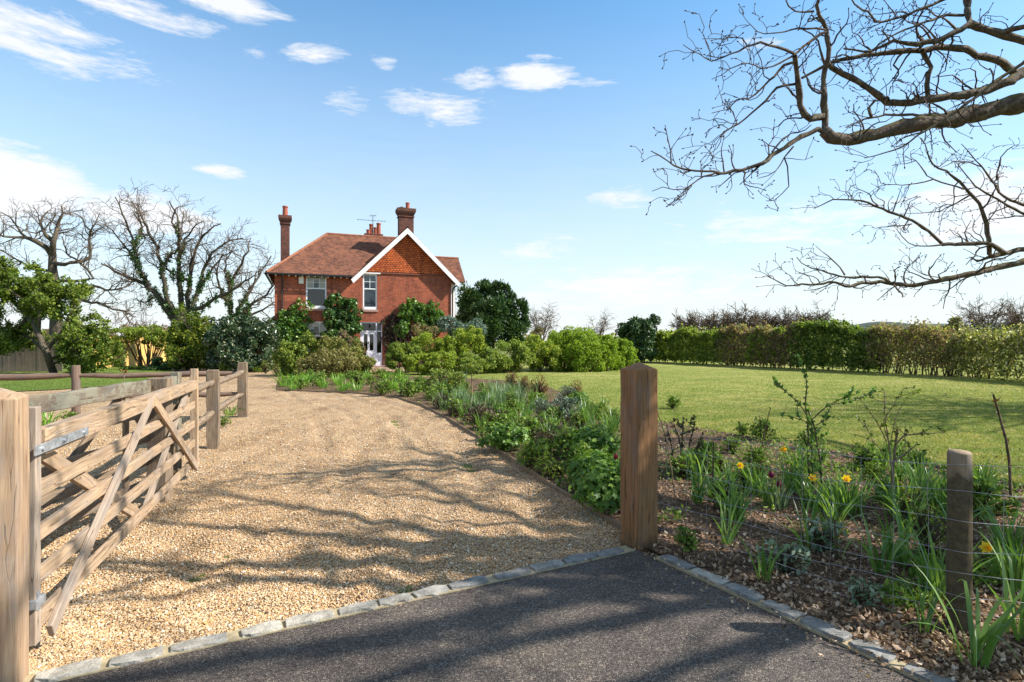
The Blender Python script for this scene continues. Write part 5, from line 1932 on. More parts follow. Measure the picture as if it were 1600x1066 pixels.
sprays += [v.reshape(-1, 3, 3)[1:].mean(1) for v in tn.V if len(v) % 3 == 0 and len(v) >= 9]
tk.build('trunk', M['bark_far'], hw, world=Matrix.Identity(4))
tn.build('twig', M['twig_far'], hw, world=Matrix.Identity(4))
q = np.concatenate(sprays)
idx = rng.integers(0, len(q), 42000)
nr = unit(rng.normal(size=(len(idx), 3)) + np.array([0, 0, .5]))
V, F = leaf_mesh(q[idx] + nr * rng.uniform(.02, .24, len(idx))[:, None], nr, .115, .7)
obj_np('crown', V, [F], L['hawthorn'], hw, False, Matrix.Identity(4))

# ------------------------------------------------------------------ the great oak whose limbs reach in from the right
oak = thing('oak_tree', 'great bare oak outside the view whose mossy limbs reach in from the right', 'tree', (9.9, 3.5, 0))
TX, TY = 9.9, 3.5
tk, tn = Tubes(), Tubes()
tk.add([(TX, TY, -.1), (TX, TY, .4), (TX - .05, TY + .02, 1.8), (TX - .1, TY, 3.2), (TX - .2, TY + .1, 4.6), (TX - .2, TY, 6.2), (TX - .1, TY - .1, 8.0), (TX, TY, 9.6)], [.60, .47, .40, .37, .32, .24, .16, .08], 14)
ospec = dict(den=[4.6, 5.0, 4.6], len=[.5, .23, .11], amp=.34, up=.16, rmin=.0040, bud=True)
OAK = [  # (pixels, px width at start, at end, depth at start, depth at end, joins the trunk at height or None)
    ([(1640, 152), (1600, 161), (1544, 172), (1487, 187), (1441, 192), (1394, 203), (1347, 215), (1319, 218), (1300, 216), (1288, 204)], 31, 17, 7.0, 6.6, 4.3),
    ([(1288, 206), (1289, 180), (1288, 150), (1287, 131), (1290, 103), (1296, 82), (1292, 62), (1291, 41), (1281, 28), (1274, 15), (1277, 4), (1286, -20)], 11, 5, 6.6, 6.3, None),
    ([(1272, 18), (1255, 19), (1238, 18), (1231, 9), (1226, -5)], 4, 2, 6.4, 6.3, None),
    ([(1290, 208), (1279, 201), (1253, 214), (1234, 225), (1206, 242), (1195, 253), (1169, 264), (1135, 270), (1120, 268), (1084, 267), (1062, 264), (1049, 257), (1037, 247), (1017, 236)], 9, 1.6, 6.6, 5.8, None),
    ([(1049, 257), (1047, 240), (1043, 219), (1039, 195)], 2.6, 1, 5.85, 5.8, None),
    ([(1120, 268), (1112, 272), (1097, 277), (1081, 290), (1066, 295), (1034, 293), (1019, 299)], 3.4, 1, 6.0, 5.6, None),
    ([(1081, 290), (1075, 300), (1060, 309), (1043, 321)], 2.2, 1, 5.8, 5.6, None),
    ([(1202, 245), (1199, 229), (1212, 210), (1208, 199)], 2.5, 1, 6.3, 6.3, None),
    ([(1206, 238), (1221, 219), (1238, 207), (1253, 206), (1268, 195)], 3.5, 1.4, 6.3, 6.6, None),
    ([(1240, 229), (1227, 244), (1231, 262), (1232, 291), (1216, 311), (1197, 314)], 3.2, 1, 6.4, 6.2, None),
    ([(1225, 247), (1208, 272), (1184, 279)], 2.2, 1, 6.4, 6.2, None),
    ([(1286, 182), (1266, 185), (1249, 174), (1251, 150), (1246, 116), (1242, 88)], 12, 7, 6.6, 6.2, None),
    ([(1246, 131), (1225, 133), (1208, 141), (1197, 157), (1169, 182), (1150, 195), (1127, 210), (1124, 229), (1109, 241)], 5, 1.2, 6.4, 5.9, None),
    ([(1240, 98), (1219, 105), (1201, 127), (1180, 148), (1165, 157), (1156, 153), (1139, 171), (1112, 177)], 5, 1.2, 6.3, 5.9, None),
    ([(1242, 85), (1216, 75), (1197, 71), (1186, 65), (1171, 73), (1135, 87), (1112, 95), (1097, 89), (1086, 81), (1067, 70)], 5, 1.2, 6.2, 5.7, None),
    ([(1168, 72), (1157, 58), (1129, 62), (1097, 61)], 2.4, 1, 6.0, 5.8, None),
    ([(1238, 88), (1212, 103), (1184, 110), (1172, 97), (1156, 100), (1112, 124)], 3.6, 1, 6.2, 5.9, None),
    ([(1292, 50), (1262, 66), (1240, 86)], 5, 4, 6.4, 6.2, None),
    ([(1290, 47), (1259, 45), (1216, 50), (1187, 54), (1176, 36), (1159, 44)], 3.8, 1.2, 6.4, 6.1, None),
    ([(1640, 100), (1600, 112), (1577, 127), (1544, 141), (1506, 148), (1450, 156), (1412, 161), (1388, 161), (1371, 148), (1347, 131), (1324, 118), (1300, 106), (1291, 98)], 17, 7, 7.6, 6.6, 4.9),
    ([(1590, 118), (1581, 112), (1562, 94), (1525, 88), (1512, 77), (1478, 73), (1440, 78), (1394, 82), (1356, 86), (1309, 95), (1281, 107), (1253, 122)], 13, 4, 7.5, 6.8, None),
    ([(1512, -40), (1512, -2), (1514, 37), (1497, 49), (1469, 62), (1431, 69), (1394, 64), (1372, 75), (1350, 82), (1318, 76)], 13, 2.4, 6.9, 6.7, None),
    ([(1660, 80), (1600, 66), (1562, 52), (1534, 45), (1514, 37)], 13, 11, 6.9, 6.9, 6.0),
    ([(1562, 52), (1585, 44), (1620, 40)], 9, 8, 6.9, 6.7, None),
    ([(1520, -30), (1474, 0), (1428, 19), (1399, 29), (1379, 36), (1364, 31), (1358, 19), (1343, 14), (1328, -6)], 6, 2.4, 6.8, 6.4, None),
    ([(1441, 79), (1447, 92), (1456, 103), (1448, 122), (1450, 150)], 7, 7, 7.0, 7.1, None),
    ([(1506, 24), (1478, 23), (1441, 37), (1394, 54), (1366, 76)], 5, 2, 6.9, 6.6, None),
    ([(1475, 184), (1454, 180), (1412, 180), (1379, 180), (1362, 184), (1347, 187), (1322, 199)], 6, 1.5, 6.9, 6.6, None),
    ([(1362, 184), (1356, 169), (1368, 156)], 5, 4, 6.7, 6.6, None),
    ([(1640, 66), (1600, 98), (1560, 123), (1525, 152), (1499, 169), (1469, 191), (1431, 213), (1412, 227), (1394, 235), (1351, 247)], 7, 1.6, 6.3, 5.9, 5.6),
    ([(1650, 402), (1600, 409), (1562, 416), (1525, 427), (1475, 437), (1425, 446), (1400, 444), (1375, 441), (1350, 442), (1322, 449), (1300, 440), (1282, 444), (1227, 446), (1200, 432)], 12, 1.6, 8.6, 8.0, 3.0),
    ([(1390, 441), (1375, 432), (1330, 435), (1307, 431), (1280, 422), (1255, 416), (1245, 402)], 5, 1.2, 8.2, 7.8, None),
    ([(1320, 430), (1310, 415), (1295, 402), (1285, 394), (1274, 384)], 3, 1, 8.0, 7.8, None),
    ([(1475, 436), (1440, 430), (1422, 416), (1437, 402)], 2, 1, 8.4, 8.2, None),
    ([(1650, 384), (1600, 390), (1570, 396), (1547, 380), (1512, 381), (1475, 382), (1462, 372), (1440, 355), (1412, 339), (1380, 327), (1350, 314), (1300, 312), (1272, 326)], 9, 1.4, 8.8, 8.2, 3.1),
    ([(1372, 322), (1355, 300), (1327, 289)], 2.4, 1, 8.3, 8.1, None),
    ([(1475, 382), (1447, 386), (1420, 382), (1402, 360)], 3.2, 1.2, 8.5, 8.3, None),
    ([(1425, 350), (1387, 355), (1362, 356)], 2.2, 1, 8.4, 8.2, None),
    ([(1560, 398), (1547, 401), (1542, 355), (1532, 320), (1517, 304), (1497, 282), (1478, 268), (1452, 255), (1448, 231), (1438, 216)], 8, 1.6, 8.8, 8.4, None),
    ([(1570, 396), (1547, 402), (1530, 409), (1517, 402)], 7, 2, 8.8, 8.8, None),
    ([(1517, 304), (1487, 322), (1465, 331), (1417, 334)], 3, 1, 8.7, 8.4, None),
    ([(1506, 296), (1459, 281), (1444, 270), (1431, 251), (1394, 259)], 3.2, 1, 8.6, 8.3, None),
    ([(1457, 281), (1420, 289), (1379, 290), (1366, 266)], 2.4, 1, 8.5, 8.3, None),
    ([(1660, 362), (1600, 335), (1562, 313), (1525, 292), (1506, 270), (1496, 256)], 6, 1.2, 8.8, 8.4, 3.4),
    ([(1650, 332), (1600, 320), (1564, 307), (1555, 289), (1534, 261), (1516, 240), (1502, 225)], 6, 1.2, 8.8, 8.5, 3.6),
    ([(1557, 281), (1560, 262), (1564, 247), (1577, 231), (1592, 226)], 3, 1, 8.7, 8.6, None),
    ([(1534, 261), (1515, 254), (1490, 252), (1470, 262)], 2.4, 1, 8.6, 8.4, None),
]
for (pts, w0, w1, d0, d1, join) in OAK:
    k = len(pts)
    p3 = np.array([list(P(px, py, d0 + (d1 - d0) * i / (k - 1) + random.uniform(-.06, .06) * (0 < i))) for i, (px, py) in enumerate(pts)])
    p3, ln = resample(p3, .11)
    if len(p3) > 2:
        p3[1:-1] += np.random.normal(0, .006, (len(p3) - 2, 3))
    r0, r1 = w0 / FPX * d0 / 2, w1 / FPX * d1 / 2
    sp = dict(ospec)
    s_ = min(1.5, .45 + ln * .5)
    sp['len'] = [.40 * s_, .22, .11]
    grow(tk, tn, p3, r0, max(r1, .004), 0, 3, sp, .018)
    if join:
        e = p3[0]
        a = np.array([TX - .1, TY, join])
        mid_ = (e + a) / 2 + np.array([0, .1, .25])
        tk.add([a, (a + mid_) / 2 + (0, 0, .1), mid_, (mid_ + e) / 2 + (0, 0, .05), e], [r0 * 1.7, r0 * 1.4, r0 * 1.2, r0 * 1.05, r0], 10)
# limbs out of view that throw shade on the tarmac, the bed and the lawn
hid = [((TX, TY, 5.0), (-1, -.20, .22), 5.6, .16), ((TX, TY - .1, 4.6), (-1, .10, .18), 4.8, .10), ((TX, TY, 5.6), (-1, .22, .16), 4.4, .09), ((TX, TY, 3.9), (-.9, -.35, .22), 4.4, .15), ((TX, TY, 6.8), (-1, -.28, .30), 4.6, .14), ((TX - .2, TY, 5.2), (-1, -.15, .25), 4.0, .11), ((TX, TY, 6.0), (-.8, -.5, .45), 4.0, .11), ((TX - .1, TY, 6.6), (-.9, .25, .5), 4.2, .09), ((TX, TY, 7.2), (-.5, .5, .7), 3.8, .12), ((TX, TY, 7.6), (.6, .3, .6), 4.0, .14),
       ((TX, TY, 6.3), (.9, -.2, .4), 4.5, .15), ((TX, TY, 8.6), (-.4, -.3, .9), 3.0, .10), ((TX, TY, 4.4), (-.6, -.9, .2), 4.2, .15), ((TX, TY, 5.4), (.1, 1, .35), 5.0, .15), ((TX, TY, 6.4), (-.4, 1, .3), 5.0, .14), ((TX, TY, 7.4), (-.9, -.1, .7), 3.6, .12)]
hspec2 = dict(den=[2.4, 2.8, 2.6], len=[1.3, .6, .3], amp=.28, up=.12, rmin=.006)
for p0, d, ln, r0 in hid:
    p3 = wiggle(p0, d, ln, 9, .14, .01)
    grow(tk, tn, p3, r0, .025, 0, 3, hspec2, .018)
tk.build('trunk', M['bark_oak'], oak, world=Matrix.Identity(4))
tn.build('twig', M['twig_oak'], oak, world=Matrix.Identity(4))

np.random.seed(5)
bare_tree('second bare oak standing outside the view beyond the great oak', 2060, 12.5, -230, .42, 6, None, 3, .016)

# ------------------------------------------------------------------ border plants
def strip_leaves(n, base_r, length, width, lean, droop, segs=6, spread=1.0, twist=.3, l_var=.35):
    Vs, Fs, c = [], [], 0
    for i in range(n):
        a = random.uniform(0, 2 * math.pi)
        rr = base_r * math.sqrt(random.random())
        p = np.array([rr * math.cos(a), rr * math.sin(a), 0.02])
        a2 = a + random.gauss(0, .7)
        out = np.array([math.cos(a2), math.sin(a2), 0])
        ang = abs(random.gauss(lean, lean * .5)) * spread
        ln = length * random.uniform(1 - l_var, 1 + l_var * .6)
        st = ln / segs
        fa = random.uniform(0, math.pi)
        side_ = np.array([-math.sin(a2 + twist * fa), math.cos(a2 + twist * fa), 0])
        dr = droop * random.uniform(.3, 1.5)
        kink = random.random() < .12
        for j in range(segs + 1):
            u = j / segs
            w_ = width * (1 - u ** 3) * (0.75 + .25 * math.sin(math.pi * min(1, u * 1.3)))
            if j == segs:
                w_ = width * .06
            Vs += [p - side_ * w_ / 2, p + side_ * w_ / 2]
            d = out * math.sin(ang) + np.array([0, 0, math.cos(ang)])
            p = p + d * st
            if p[2] < .02:
                p[2] = .02
            ang += dr / segs * (1 + 2 * u) + (0.9 if kink and j == segs // 2 else 0)
        for j in range(segs):
            b = c + 2 * j
            Fs.append((b, b + 1, b + 3, b + 2))
        c += 2 * (segs + 1)
    return np.array(Vs), np.array(Fs)


PROTO = {}


def proto(key, fn):
    if key not in PROTO:
        PROTO[key] = fn()
    return PROTO[key]


def clump_mesh(kind, i):
    if kind == 'daffodil_clump':
        V, F = strip_leaves(30 + 6 * i, .09, .46, .019, .20, .40 + .2 * i)
        return mesh_np(kind, V, [F], L['daff'], True)
    if kind == 'sparse_daffodil':
        V, F = strip_leaves(11 + 3 * i, .05, .50, .021, .30, .6 + .25 * i)
        return mesh_np(kind, V, [F], L['daff'], True)
    if kind == 'blue_leaf_clump':
        V, F = strip_leaves(34, .12, .38, .019, .18, .4)
        return mesh_np(kind, V, [F], L['daff_blue'], True)
    if kind == 'strap_leaf_clump':
        V, F = strip_leaves(44, .12, .40, .020, .35, 1.0)
        return mesh_np(kind, V, [F], L['strap'], True)
    if kind == 'geranium_plant':
        bl = [(random.uniform(-.16, .16), random.uniform(-.16, .16), .14 + .05 * random.random(), .2, .2, .16) for _ in range(5)]
        p, q = clump_points(bl, 750, sub=14, subr=.5, shell=(.7, 1.1))
        # each leaf is a lobed star of five points
        n_ = len(p)
        a = unit(np.cross(q + rng.normal(0, .35, (n_, 3)), rng.normal(size=(n_, 3))))
        nn = unit(q + rng.normal(0, .3, (n_, 3)) + np.array([0, 0, .6]))
        a = unit(np.cross(nn, a))
        b = np.cross(nn, a)
        s = rng.uniform(.022, .040, n_)[:, None]
        vs = [p + nn * s * -.15]
        for k in range(10):
            ang = 2 * math.pi * k / 10
            rr = 1.0 if k % 2 == 0 else .55
            vs.append(p + (a * math.cos(ang) + b * math.sin(ang)) * s * rr + nn * s * (.12 if k % 2 else -.12))
        V = np.stack(vs, 1).reshape(-1, 3)
        base_i = (np.arange(n_) * 11)[:, None]
        F = np.concatenate([base_i + np.array([[0, 1 + k, 1 + (k + 1) % 10]]) for k in range(10)])
        V[:, 2] = np.maximum(V[:, 2], .02)
        tb = Tubes()
        for k in range(70):
            e_ = p[rng.integers(0, n_)]
            tb.add([(0, 0, 0), (e_[0] * .45, e_[1] * .45, e_[2] * .6), e_], [.004, .0035, .0025], 4)
        TV, TF = np.concatenate(tb.V), np.concatenate(tb.F)
        return mesh_np(kind, np.concatenate([V, TV]), [F, TF + len(V)], [L['geranium'], M['stem_green']], False, [0] * len(F) + [1] * len(TF))
    spec = {'heuchera_mound': ('heuchera', .18, .12, 300, .05), 'glaucous_shrub': ('glaucous', .2, .2, 900, .035), 'rust_shrub': ('rust', .16, .24, 520, .04),
            'euonymus_shrub': ('euonymus', .24, .2, 700, .05), 'green_perennial': ('weed', .16, .13, 420, .05), 'spurge_plant': ('euonymus', .12, .16, 260, .035), 'pale_perennial': ('pale', .14, .12, 240, .05),
            'bright_moss_mound': ('hawthorn', .18, .07, 600, .028)}[kind]
    mk, rr, hz, n_, sz = spec
    bl = [(random.uniform(-.6, .6) * rr, random.uniform(-.6, .6) * rr, hz * random.uniform(.8, 1.1), rr * .75, rr * .75, hz) for _ in range(4)]
    p, q = clump_points(bl, n_, sub=12, subr=.5)
    V, F = leaf_mesh(p, q, sz, .55, .3)
    V[:, 2] = np.maximum(V[:, 2], .015)
    tb = Tubes()
    for k in range(110):
        e_ = p[rng.integers(0, len(p))]
        tb.add([(0, 0, 0), (e_[0] * .4, e_[1] * .4, e_[2] * .6), e_], [.006, .005, .003], 4)
    tb.add([(0, 0, 0), (0, .01, hz * 1.2)], [.007, .004], 4)
    TV, TF = np.concatenate(tb.V), np.concatenate(tb.F)
    return mesh_np(kind, np.concatenate([V, TV]), [F, TF + len(V)], [L[mk], M['stem']], False, [0] * len(F) + [1] * len(TF))


def daff_flower(kind='daff'):
    """meshes for one flower at the origin, facing -Y"""
    if kind == 'daff':
        V, F = [], []
        for k in range(6):
            a = 2 * math.pi * k / 6
            c, s = math.cos(a), math.sin(a)
            b = len(V)
            for (r_, w_, y) in ((.006, .006, 0), (.022, .015, -.004), (.040, .002, .003)):
                V += [(c * r_ - s * w_, y, s * r_ + c * w_), (c * r_ + s * w_, y, s * r_ - c * w_)]
            F += [(b, b + 1, b + 3, b + 2), (b + 2, b + 3, b + 5, b + 4)]
        pet = mesh_np('petals', V, [np.array(F)], L['yellow'], True)
        V, F = [], []
        for j, (r_, y) in enumerate(((.008, 0), (.010, -.014), (.012, -.024), (.017, -.030))):
            for k in range(10):
                a = 2 * math.pi * k / 10
                rr = r_ * (1 + (.12 if (k % 2 and j == 3) else 0))
                V.append((rr * math.cos(a), y, rr * math.sin(a)))
        for j in range(3):
            for k in range(10):
                F.append((j * 10 + k, j * 10 + (k + 1) % 10, j * 10 + 10 + (k + 1) % 10, j * 10 + 10 + k))
        return pet, mesh_np('trumpet', V, [np.array(F)], L['trumpet'], True)
    V, F = [], []
    n_ = 10
    prof = ((.004, 0), (.020, .010), (.026, .030), (.022, .048), (.012, .058))
    for j, (r_, z) in enumerate(prof):
        for k in range(n_):
            a = 2 * math.pi * k / n_
            V.append((r_ * math.cos(a), r_ * math.sin(a), z + (.006 if (k % 2 and j == 4) else 0)))
    for j in range(len(prof) - 1):
        for k in range(n_):
            F.append((j * n_ + k, j * n_ + (k + 1) % n_, (j + 1) * n_ + (k + 1) % n_, (j + 1) * n_ + k))
    return mesh_np('tulip_petals', V, [np.array(F)], L['tulip' if kind == 'tulip' else 'redtulip'], True), None


CATS = {'daffodil_clump': 'daffodil', 'sparse_daffodil': 'daffodil', 'blue_leaf_clump': 'bulb leaves', 'strap_leaf_clump': 'perennial', 'geranium_plant': 'geranium', 'heuchera_mound': 'heuchera', 'glaucous_shrub': 'shrub',
        'rust_shrub': 'shrub', 'euonymus_shrub': 'shrub', 'green_perennial': 'perennial', 'spurge_plant': 'spurge', 'pale_perennial': 'perennial', 'bright_moss_mound': 'ground cover'}


def plant(kind, px, py, s, label, group=None, flowers=(), fl='daff', xy=None):
    v = random.randrange(3)
    key = (kind, v)
    x, y = xy if xy else G(px, py)
    name = 'daffodil_clump' if kind == 'sparse_daffodil' else kind
    if key not in PROTO:
        PROTO[key] = clump_mesh(kind, v)
    o = bpy.data.objects.new(name, PROTO[key])
    place(o, None, Matrix.Translation((x, y, 0.022)) @ Matrix.Rotation(random.uniform(0, 6.28), 4, 'Z') @ Matrix.Scale(s, 4))
    tag(o, label, CATS[kind], group)
    for (fx, fy) in flowers:
        pos = P(fx, fy, y - .05)
        if ('fl', fl) not in PROTO:
            PROTO[('fl', fl)] = daff_flower(fl)
        pm, tm = PROTO[('fl', fl)]
        face = random.uniform(-.8, .5)
        Wf = Matrix.Translation(pos) @ Matrix.Rotation(face, 4, 'Z') @ Matrix.Rotation(random.uniform(-.3, .25), 4, 'X')
        if fl != 'daff':
            Wf = Matrix.Translation(pos - Vector((0, 0, .03)))
        f = place(bpy.data.objects.new('flower', pm), o, Wf)
        if tm:
            place(bpy.data.objects.new('trumpet', tm), f, Wf)
        tb = Tubes()
        tb.add([(x, y, .02), ((x + pos.x) / 2, y - .0, pos.z * .55), (pos.x, pos.y + .02, pos.z - .01), (pos.x, pos.y, pos.z)], [.004, .0035, .003, .003], 5)
        tb.build('flower_stem', M['stem_green'], o, world=Matrix.Identity(4))
    return o


FG = [
    # right bed, inside the wire fence
    ('sparse_daffodil', 1135, 858, .82, 'sparse daffodil leaves nearest the gate post behind the wire', []),
    ('sparse_daffodil', 1260, 866, .80, 'lone sprawling daffodil leaves bent over towards the gate post', []),
    ('sparse_daffodil', 1262, 838, .9, 'upright broad leaf pair in the mulch behind the lowest wires', []),
    ('sparse_daffodil', 1300, 850, .8, 'pale green bulb leaves splaying low in the mulch', []),
    ('sparse_daffodil', 1375, 905, 1.0, 'tall daffodil leaves leaning left, left of the wooden stake', []),
    ('daffodil_clump', 1405, 892, .85, 'daffodil clump with yellowish leaf bases left of the wooden stake', []),
    ('daffodil_clump', 1470, 945, .9, 'dense daffodil clump touching the wooden stake', []),
    ('sparse_daffodil', 1445, 1000, .6, 'short pair of broad leaves at the foot of the wooden stake', []),
    ('sparse_daffodil', 1520, 1052, 1.05, 'long floppy bulb leaves hanging over the granite kerb', []),
    ('sparse_daffodil', 1590, 1010, 1.1, 'tall daffodil leaves at the right edge of the view', []),
    ('daffodil_clump', 1590, 930, .95, 'daffodil clump with one yellow flower right of the wooden stake', [(1541, 855)]),
    ('daffodil_clump', 1575, 870, .8, 'daffodil clump behind the flowering one right of the stake', []),
    ('daffodil_clump', 1240, 775, .85, 'daffodil clump with one yellow flower under the slender sapling', [(1224, 702)]),
    ('daffodil_clump', 1270, 800, .8, 'daffodil clump with a half open yellow flower beside the dark tulips', [(1270, 747)]),
    ('daffodil_clump', 1330, 812, .9, 'daffodil clump bearing the brightest yellow flower in the bed', [(1323, 748)]),
    ('sparse_daffodil', 1180, 775, .7, 'daffodil leaves with a small orange yellow flower near the rose', [(1157, 727)]),
    ('blue_leaf_clump', 1216, 800, .8, 'grey green tulip leaves with two dark purple blooms', 'tulip'),
    ('daffodil_clump', 1440, 800, .9, 'dark daffodil clump behind the stake with drooping seed head', []),
    ('daffodil_clump', 1475, 812, .85, 'daffodil clump close behind the top of the stake', []),
    ('sparse_daffodil', 1415, 838, .8, 'thin daffodil leaves between the twiggy shrub and the stake', []),
    ('spurge_plant', 1450, 880, 1.1, 'yellow green spurge left of the wooden stake', []),
    ('spurge_plant', 1430, 830, .9, 'lime spurge in front of the twiggy bare shrub', []),
    ('green_perennial', 1535, 815, 1.2, 'dark green leafy plant right of the stake top', []),
    ('green_perennial', 1105, 732, 1.0, 'low round green plant beside the dark leaved rose', []),
    ('green_perennial', 1075, 866, .55, 'ferny green weed beside the kerb at the foot of the gate post', []),
    ('pale_perennial', 1280, 868, .9, 'silvery leaved low plant in the mulch behind the wire', []),
    ('pale_perennial', 1225, 900, .8, 'cyclamen like grey leaves flat on the mulch', []),
    ('pale_perennial', 1345, 955, .6, 'round leaved seedling in the mulch near the kerb', []),
    ('green_perennial', 1195, 690, 1.1, 'white edged leafy plant at the lawn edge', []),
    ('green_perennial', 1050, 640, 1.0, 'bright green plant behind the right gate post', []),
    ('green_perennial', 1130, 800, .8, 'small green plant among dead leaves near the gate post', []),
    # between the drive and the right post
    ('geranium_plant', 783, 705, 1.0, 'round lobed leaf clump on the timber edging farther up the drive', []),
    ('geranium_plant', 925, 722, 1.1, 'large lobed leaf clump second along the bed from the gate post', []),
    ('geranium_plant', 925, 772, 1.05, 'lobed leaf clump spilling over the edging near the gate post', []),
    ('geranium_plant', 950, 798, 1.05, 'lobed leaf clump nearest to the right gate post', []),
    ('strap_leaf_clump', 955, 745, .75, 'bright strap leaves with a red tulip left of the gate post', 'red1'),
    ('strap_leaf_clump', 820, 728, .45, 'small bright strap leaf tuft beside the round lobed clump', []),
    ('bright_moss_mound', 865, 748, 1.1, 'bright green mossy mound by the timber edging', []),
    ('bright_moss_mound', 850, 730, 1.0, 'second mossy mound farther into the bed', []),
    ('blue_leaf_clump', 935, 690, .9, 'grey green bulb leaves with dark buds left of the gate post', []),
    ('blue_leaf_clump', 905, 695, .8, 'bulb leaves with one dark red tulip above the lobed clump', 'red2'),
    ('glaucous_shrub', 880, 668, 1.25, 'silver grey shrub with white tips in the middle of the bed', []),
    ('glaucous_shrub', 850, 660, 1.0, 'blue grey shrub left of the silver one', []),
    ('glaucous_shrub', 888, 632, 1.0, 'round blue green shrub at the lawn edge', []),
    ('rust_shrub', 902, 630, 1.05, 'rust brown shrub behind the round blue green one', []),
    ('rust_shrub', 842, 622, 1.15, 'rust brown shrub alone on the lawn edge', []),
    ('rust_shrub', 798, 612, 1.1, 'rust orange shrub at the back of the bed', []),
    ('rust_shrub', 816, 614, 1.0, 'smaller rust shrub beside the rust orange one', []),
    ('euonymus_shrub', 695, 612, 1.55, 'yellow green evergreen shrub with a yellow flower behind the bulbs', [(701, 595)]),
    ('euonymus_shrub', 712, 610, 1.3, 'yellow green evergreen shrub beside the little standard tree', []),
    ('heuchera_mound', 745, 665, 1.3, 'dark bronze leaf mound in the bend of the edging', []),
    ('heuchera_mound', 770, 672, 1.2, 'dark bronze leaf mound farther from the edging', []),
    ('heuchera_mound', 690, 640, 1.2, 'bronze leaf mound by the far bend of the edging', []),
    ('heuchera_mound', 855, 700, .9, 'small bronze leaf mound above the mossy mounds', []),
    ('strap_leaf_clump', 720, 650, .8, 'fresh green strap leaves overhanging the edging bend', []),
    ('strap_leaf_clump', 640, 620, 1.25, 'tall bright green clump at the first bend of the edging', []),
    ('strap_leaf_clump', 625, 612, 1.1, 'bright green clump behind the tall one at the bend', []),
    ('strap_leaf_clump', 445, 606, 1.5, 'dense green clump at the left tip of the bed', []),
    ('strap_leaf_clump', 460, 603, 1.4, 'second dense green clump at the left tip of the bed', []),
    ('green_perennial', 830, 690, 1.2, 'dark leafy perennial in the middle of the bed', []),
    ('green_perennial', 800, 655, 1.3, 'leafy green perennial near the bulb leaves', []),
]
for kind, px, py, s, lb, fl in FG:
    if fl == 'tulip':
        plant(kind, px, py, s, lb, None, [(1205, 742), (1217, 757)], 'tulip')
    elif fl == 'red1':
        plant(kind, px, py, s, lb, None, [(962, 714)], 'red')
    elif fl == 'red2':
        plant(kind, px, py, s, lb, None, [(904, 677)], 'red')
    else:
        plant(kind, px, py, s, lb, None, fl)

# the many look-alike clumps farther along the border
def fill(kind, n, pxr, pyr, sr, label, group):
    c = 0
    tries = 0
    while c < n and tries < 4000:
        tries += 1
        px, py = random.uniform(*pxr), random.uniform(*pyr)
        x, y = G(px, py)
        if not in_poly(np.array([[x, y]]), bed_poly)[0]:
            continue
        if min((x - a) ** 2 + (y - b) ** 2 for a, b in edge) < .05:
            continue
        plant(kind, px, py, random.uniform(*sr), label, group)
        c += 1


fill('strap_leaf_clump', 26, (440, 660), (592, 614), (.8, 1.25), 'bright green leaf clump in the far strip of the border below the house', 'green clumps in the far border')
fill('green_perennial', 22, (440, 720), (592, 625), (1.0, 1.6), 'small leafy plant in the far strip of the border below the house', 'leafy plants in the far border')
fill('blue_leaf_clump', 30, (660, 840), (598, 652), (.9, 1.25), 'grey green bulb leaf clump in the middle of the curving border', 'bulb leaves in the curving border')
fill('daffodil_clump', 34, (680, 960), (605, 700), (.7, .95), 'daffodil leaf clump without flowers in the curving border', 'daffodil leaves in the curving border')
fill('green_perennial', 34, (640, 960), (610, 740), (.7, 1.2), 'low leafy plant between the bulbs of the curving border', 'leafy plants in the curving border')
fill('daffodil_clump', 13, (1100, 1590), (715, 830), (.65, .95), 'daffodil leaf clump without flowers beside the lawn on the right', 'daffodil leaves beside the lawn')
fill('green_perennial', 26, (1040, 1590), (668, 800), (.6, 1.0), 'low leafy plant in the right bed beside the lawn', 'leafy plants in the right bed')
fill('strap_leaf_clump', 16, (640, 960), (612, 720), (.5, .85), 'bright green strap leaf clump in the curving border', 'strap leaf clumps in the curving border')
fill('geranium_plant', 8, (660, 960), (620, 720), (.6, .85), 'small lobed leaf clump among the bulbs of the curving border', 'small lobed clumps in the curving border')
fill('sparse_daffodil', 9, (1060, 1590), (760, 930), (.7, 1.0), 'thin daffodil leaf tuft in the leaf litter behind the wire', 'daffodil tufts in the leaf litter')
fill('heuchera_mound', 7, (700, 960), (640, 730), (.7, 1.0), 'dark leaf mound between bulbs in the curving border', 'dark mounds in the curving border')

# small standard tree in the far bed
x, y = G(737, 622)
sttr = thing('standard_shrub', 'small round headed standard shrub on a bare stem in the far bed', 'shrub', (x, y, 0))
tb = Tubes()
tb.add([(x, y, 0), (x + .01, y, .35), (x, y, .68)], [.022, .018, .014], 6)
tb.build('trunk', M['stem_pale'], sttr, world=Matrix.Identity(4))
foliage_obj('crown', [(x, y, .80, .27, .27, .17), (x + .1, y, .86, .16, .16, .12)], 520, .06, L['euonymus'], (0, 0, 0), sttr, sub=10, subr=.4)


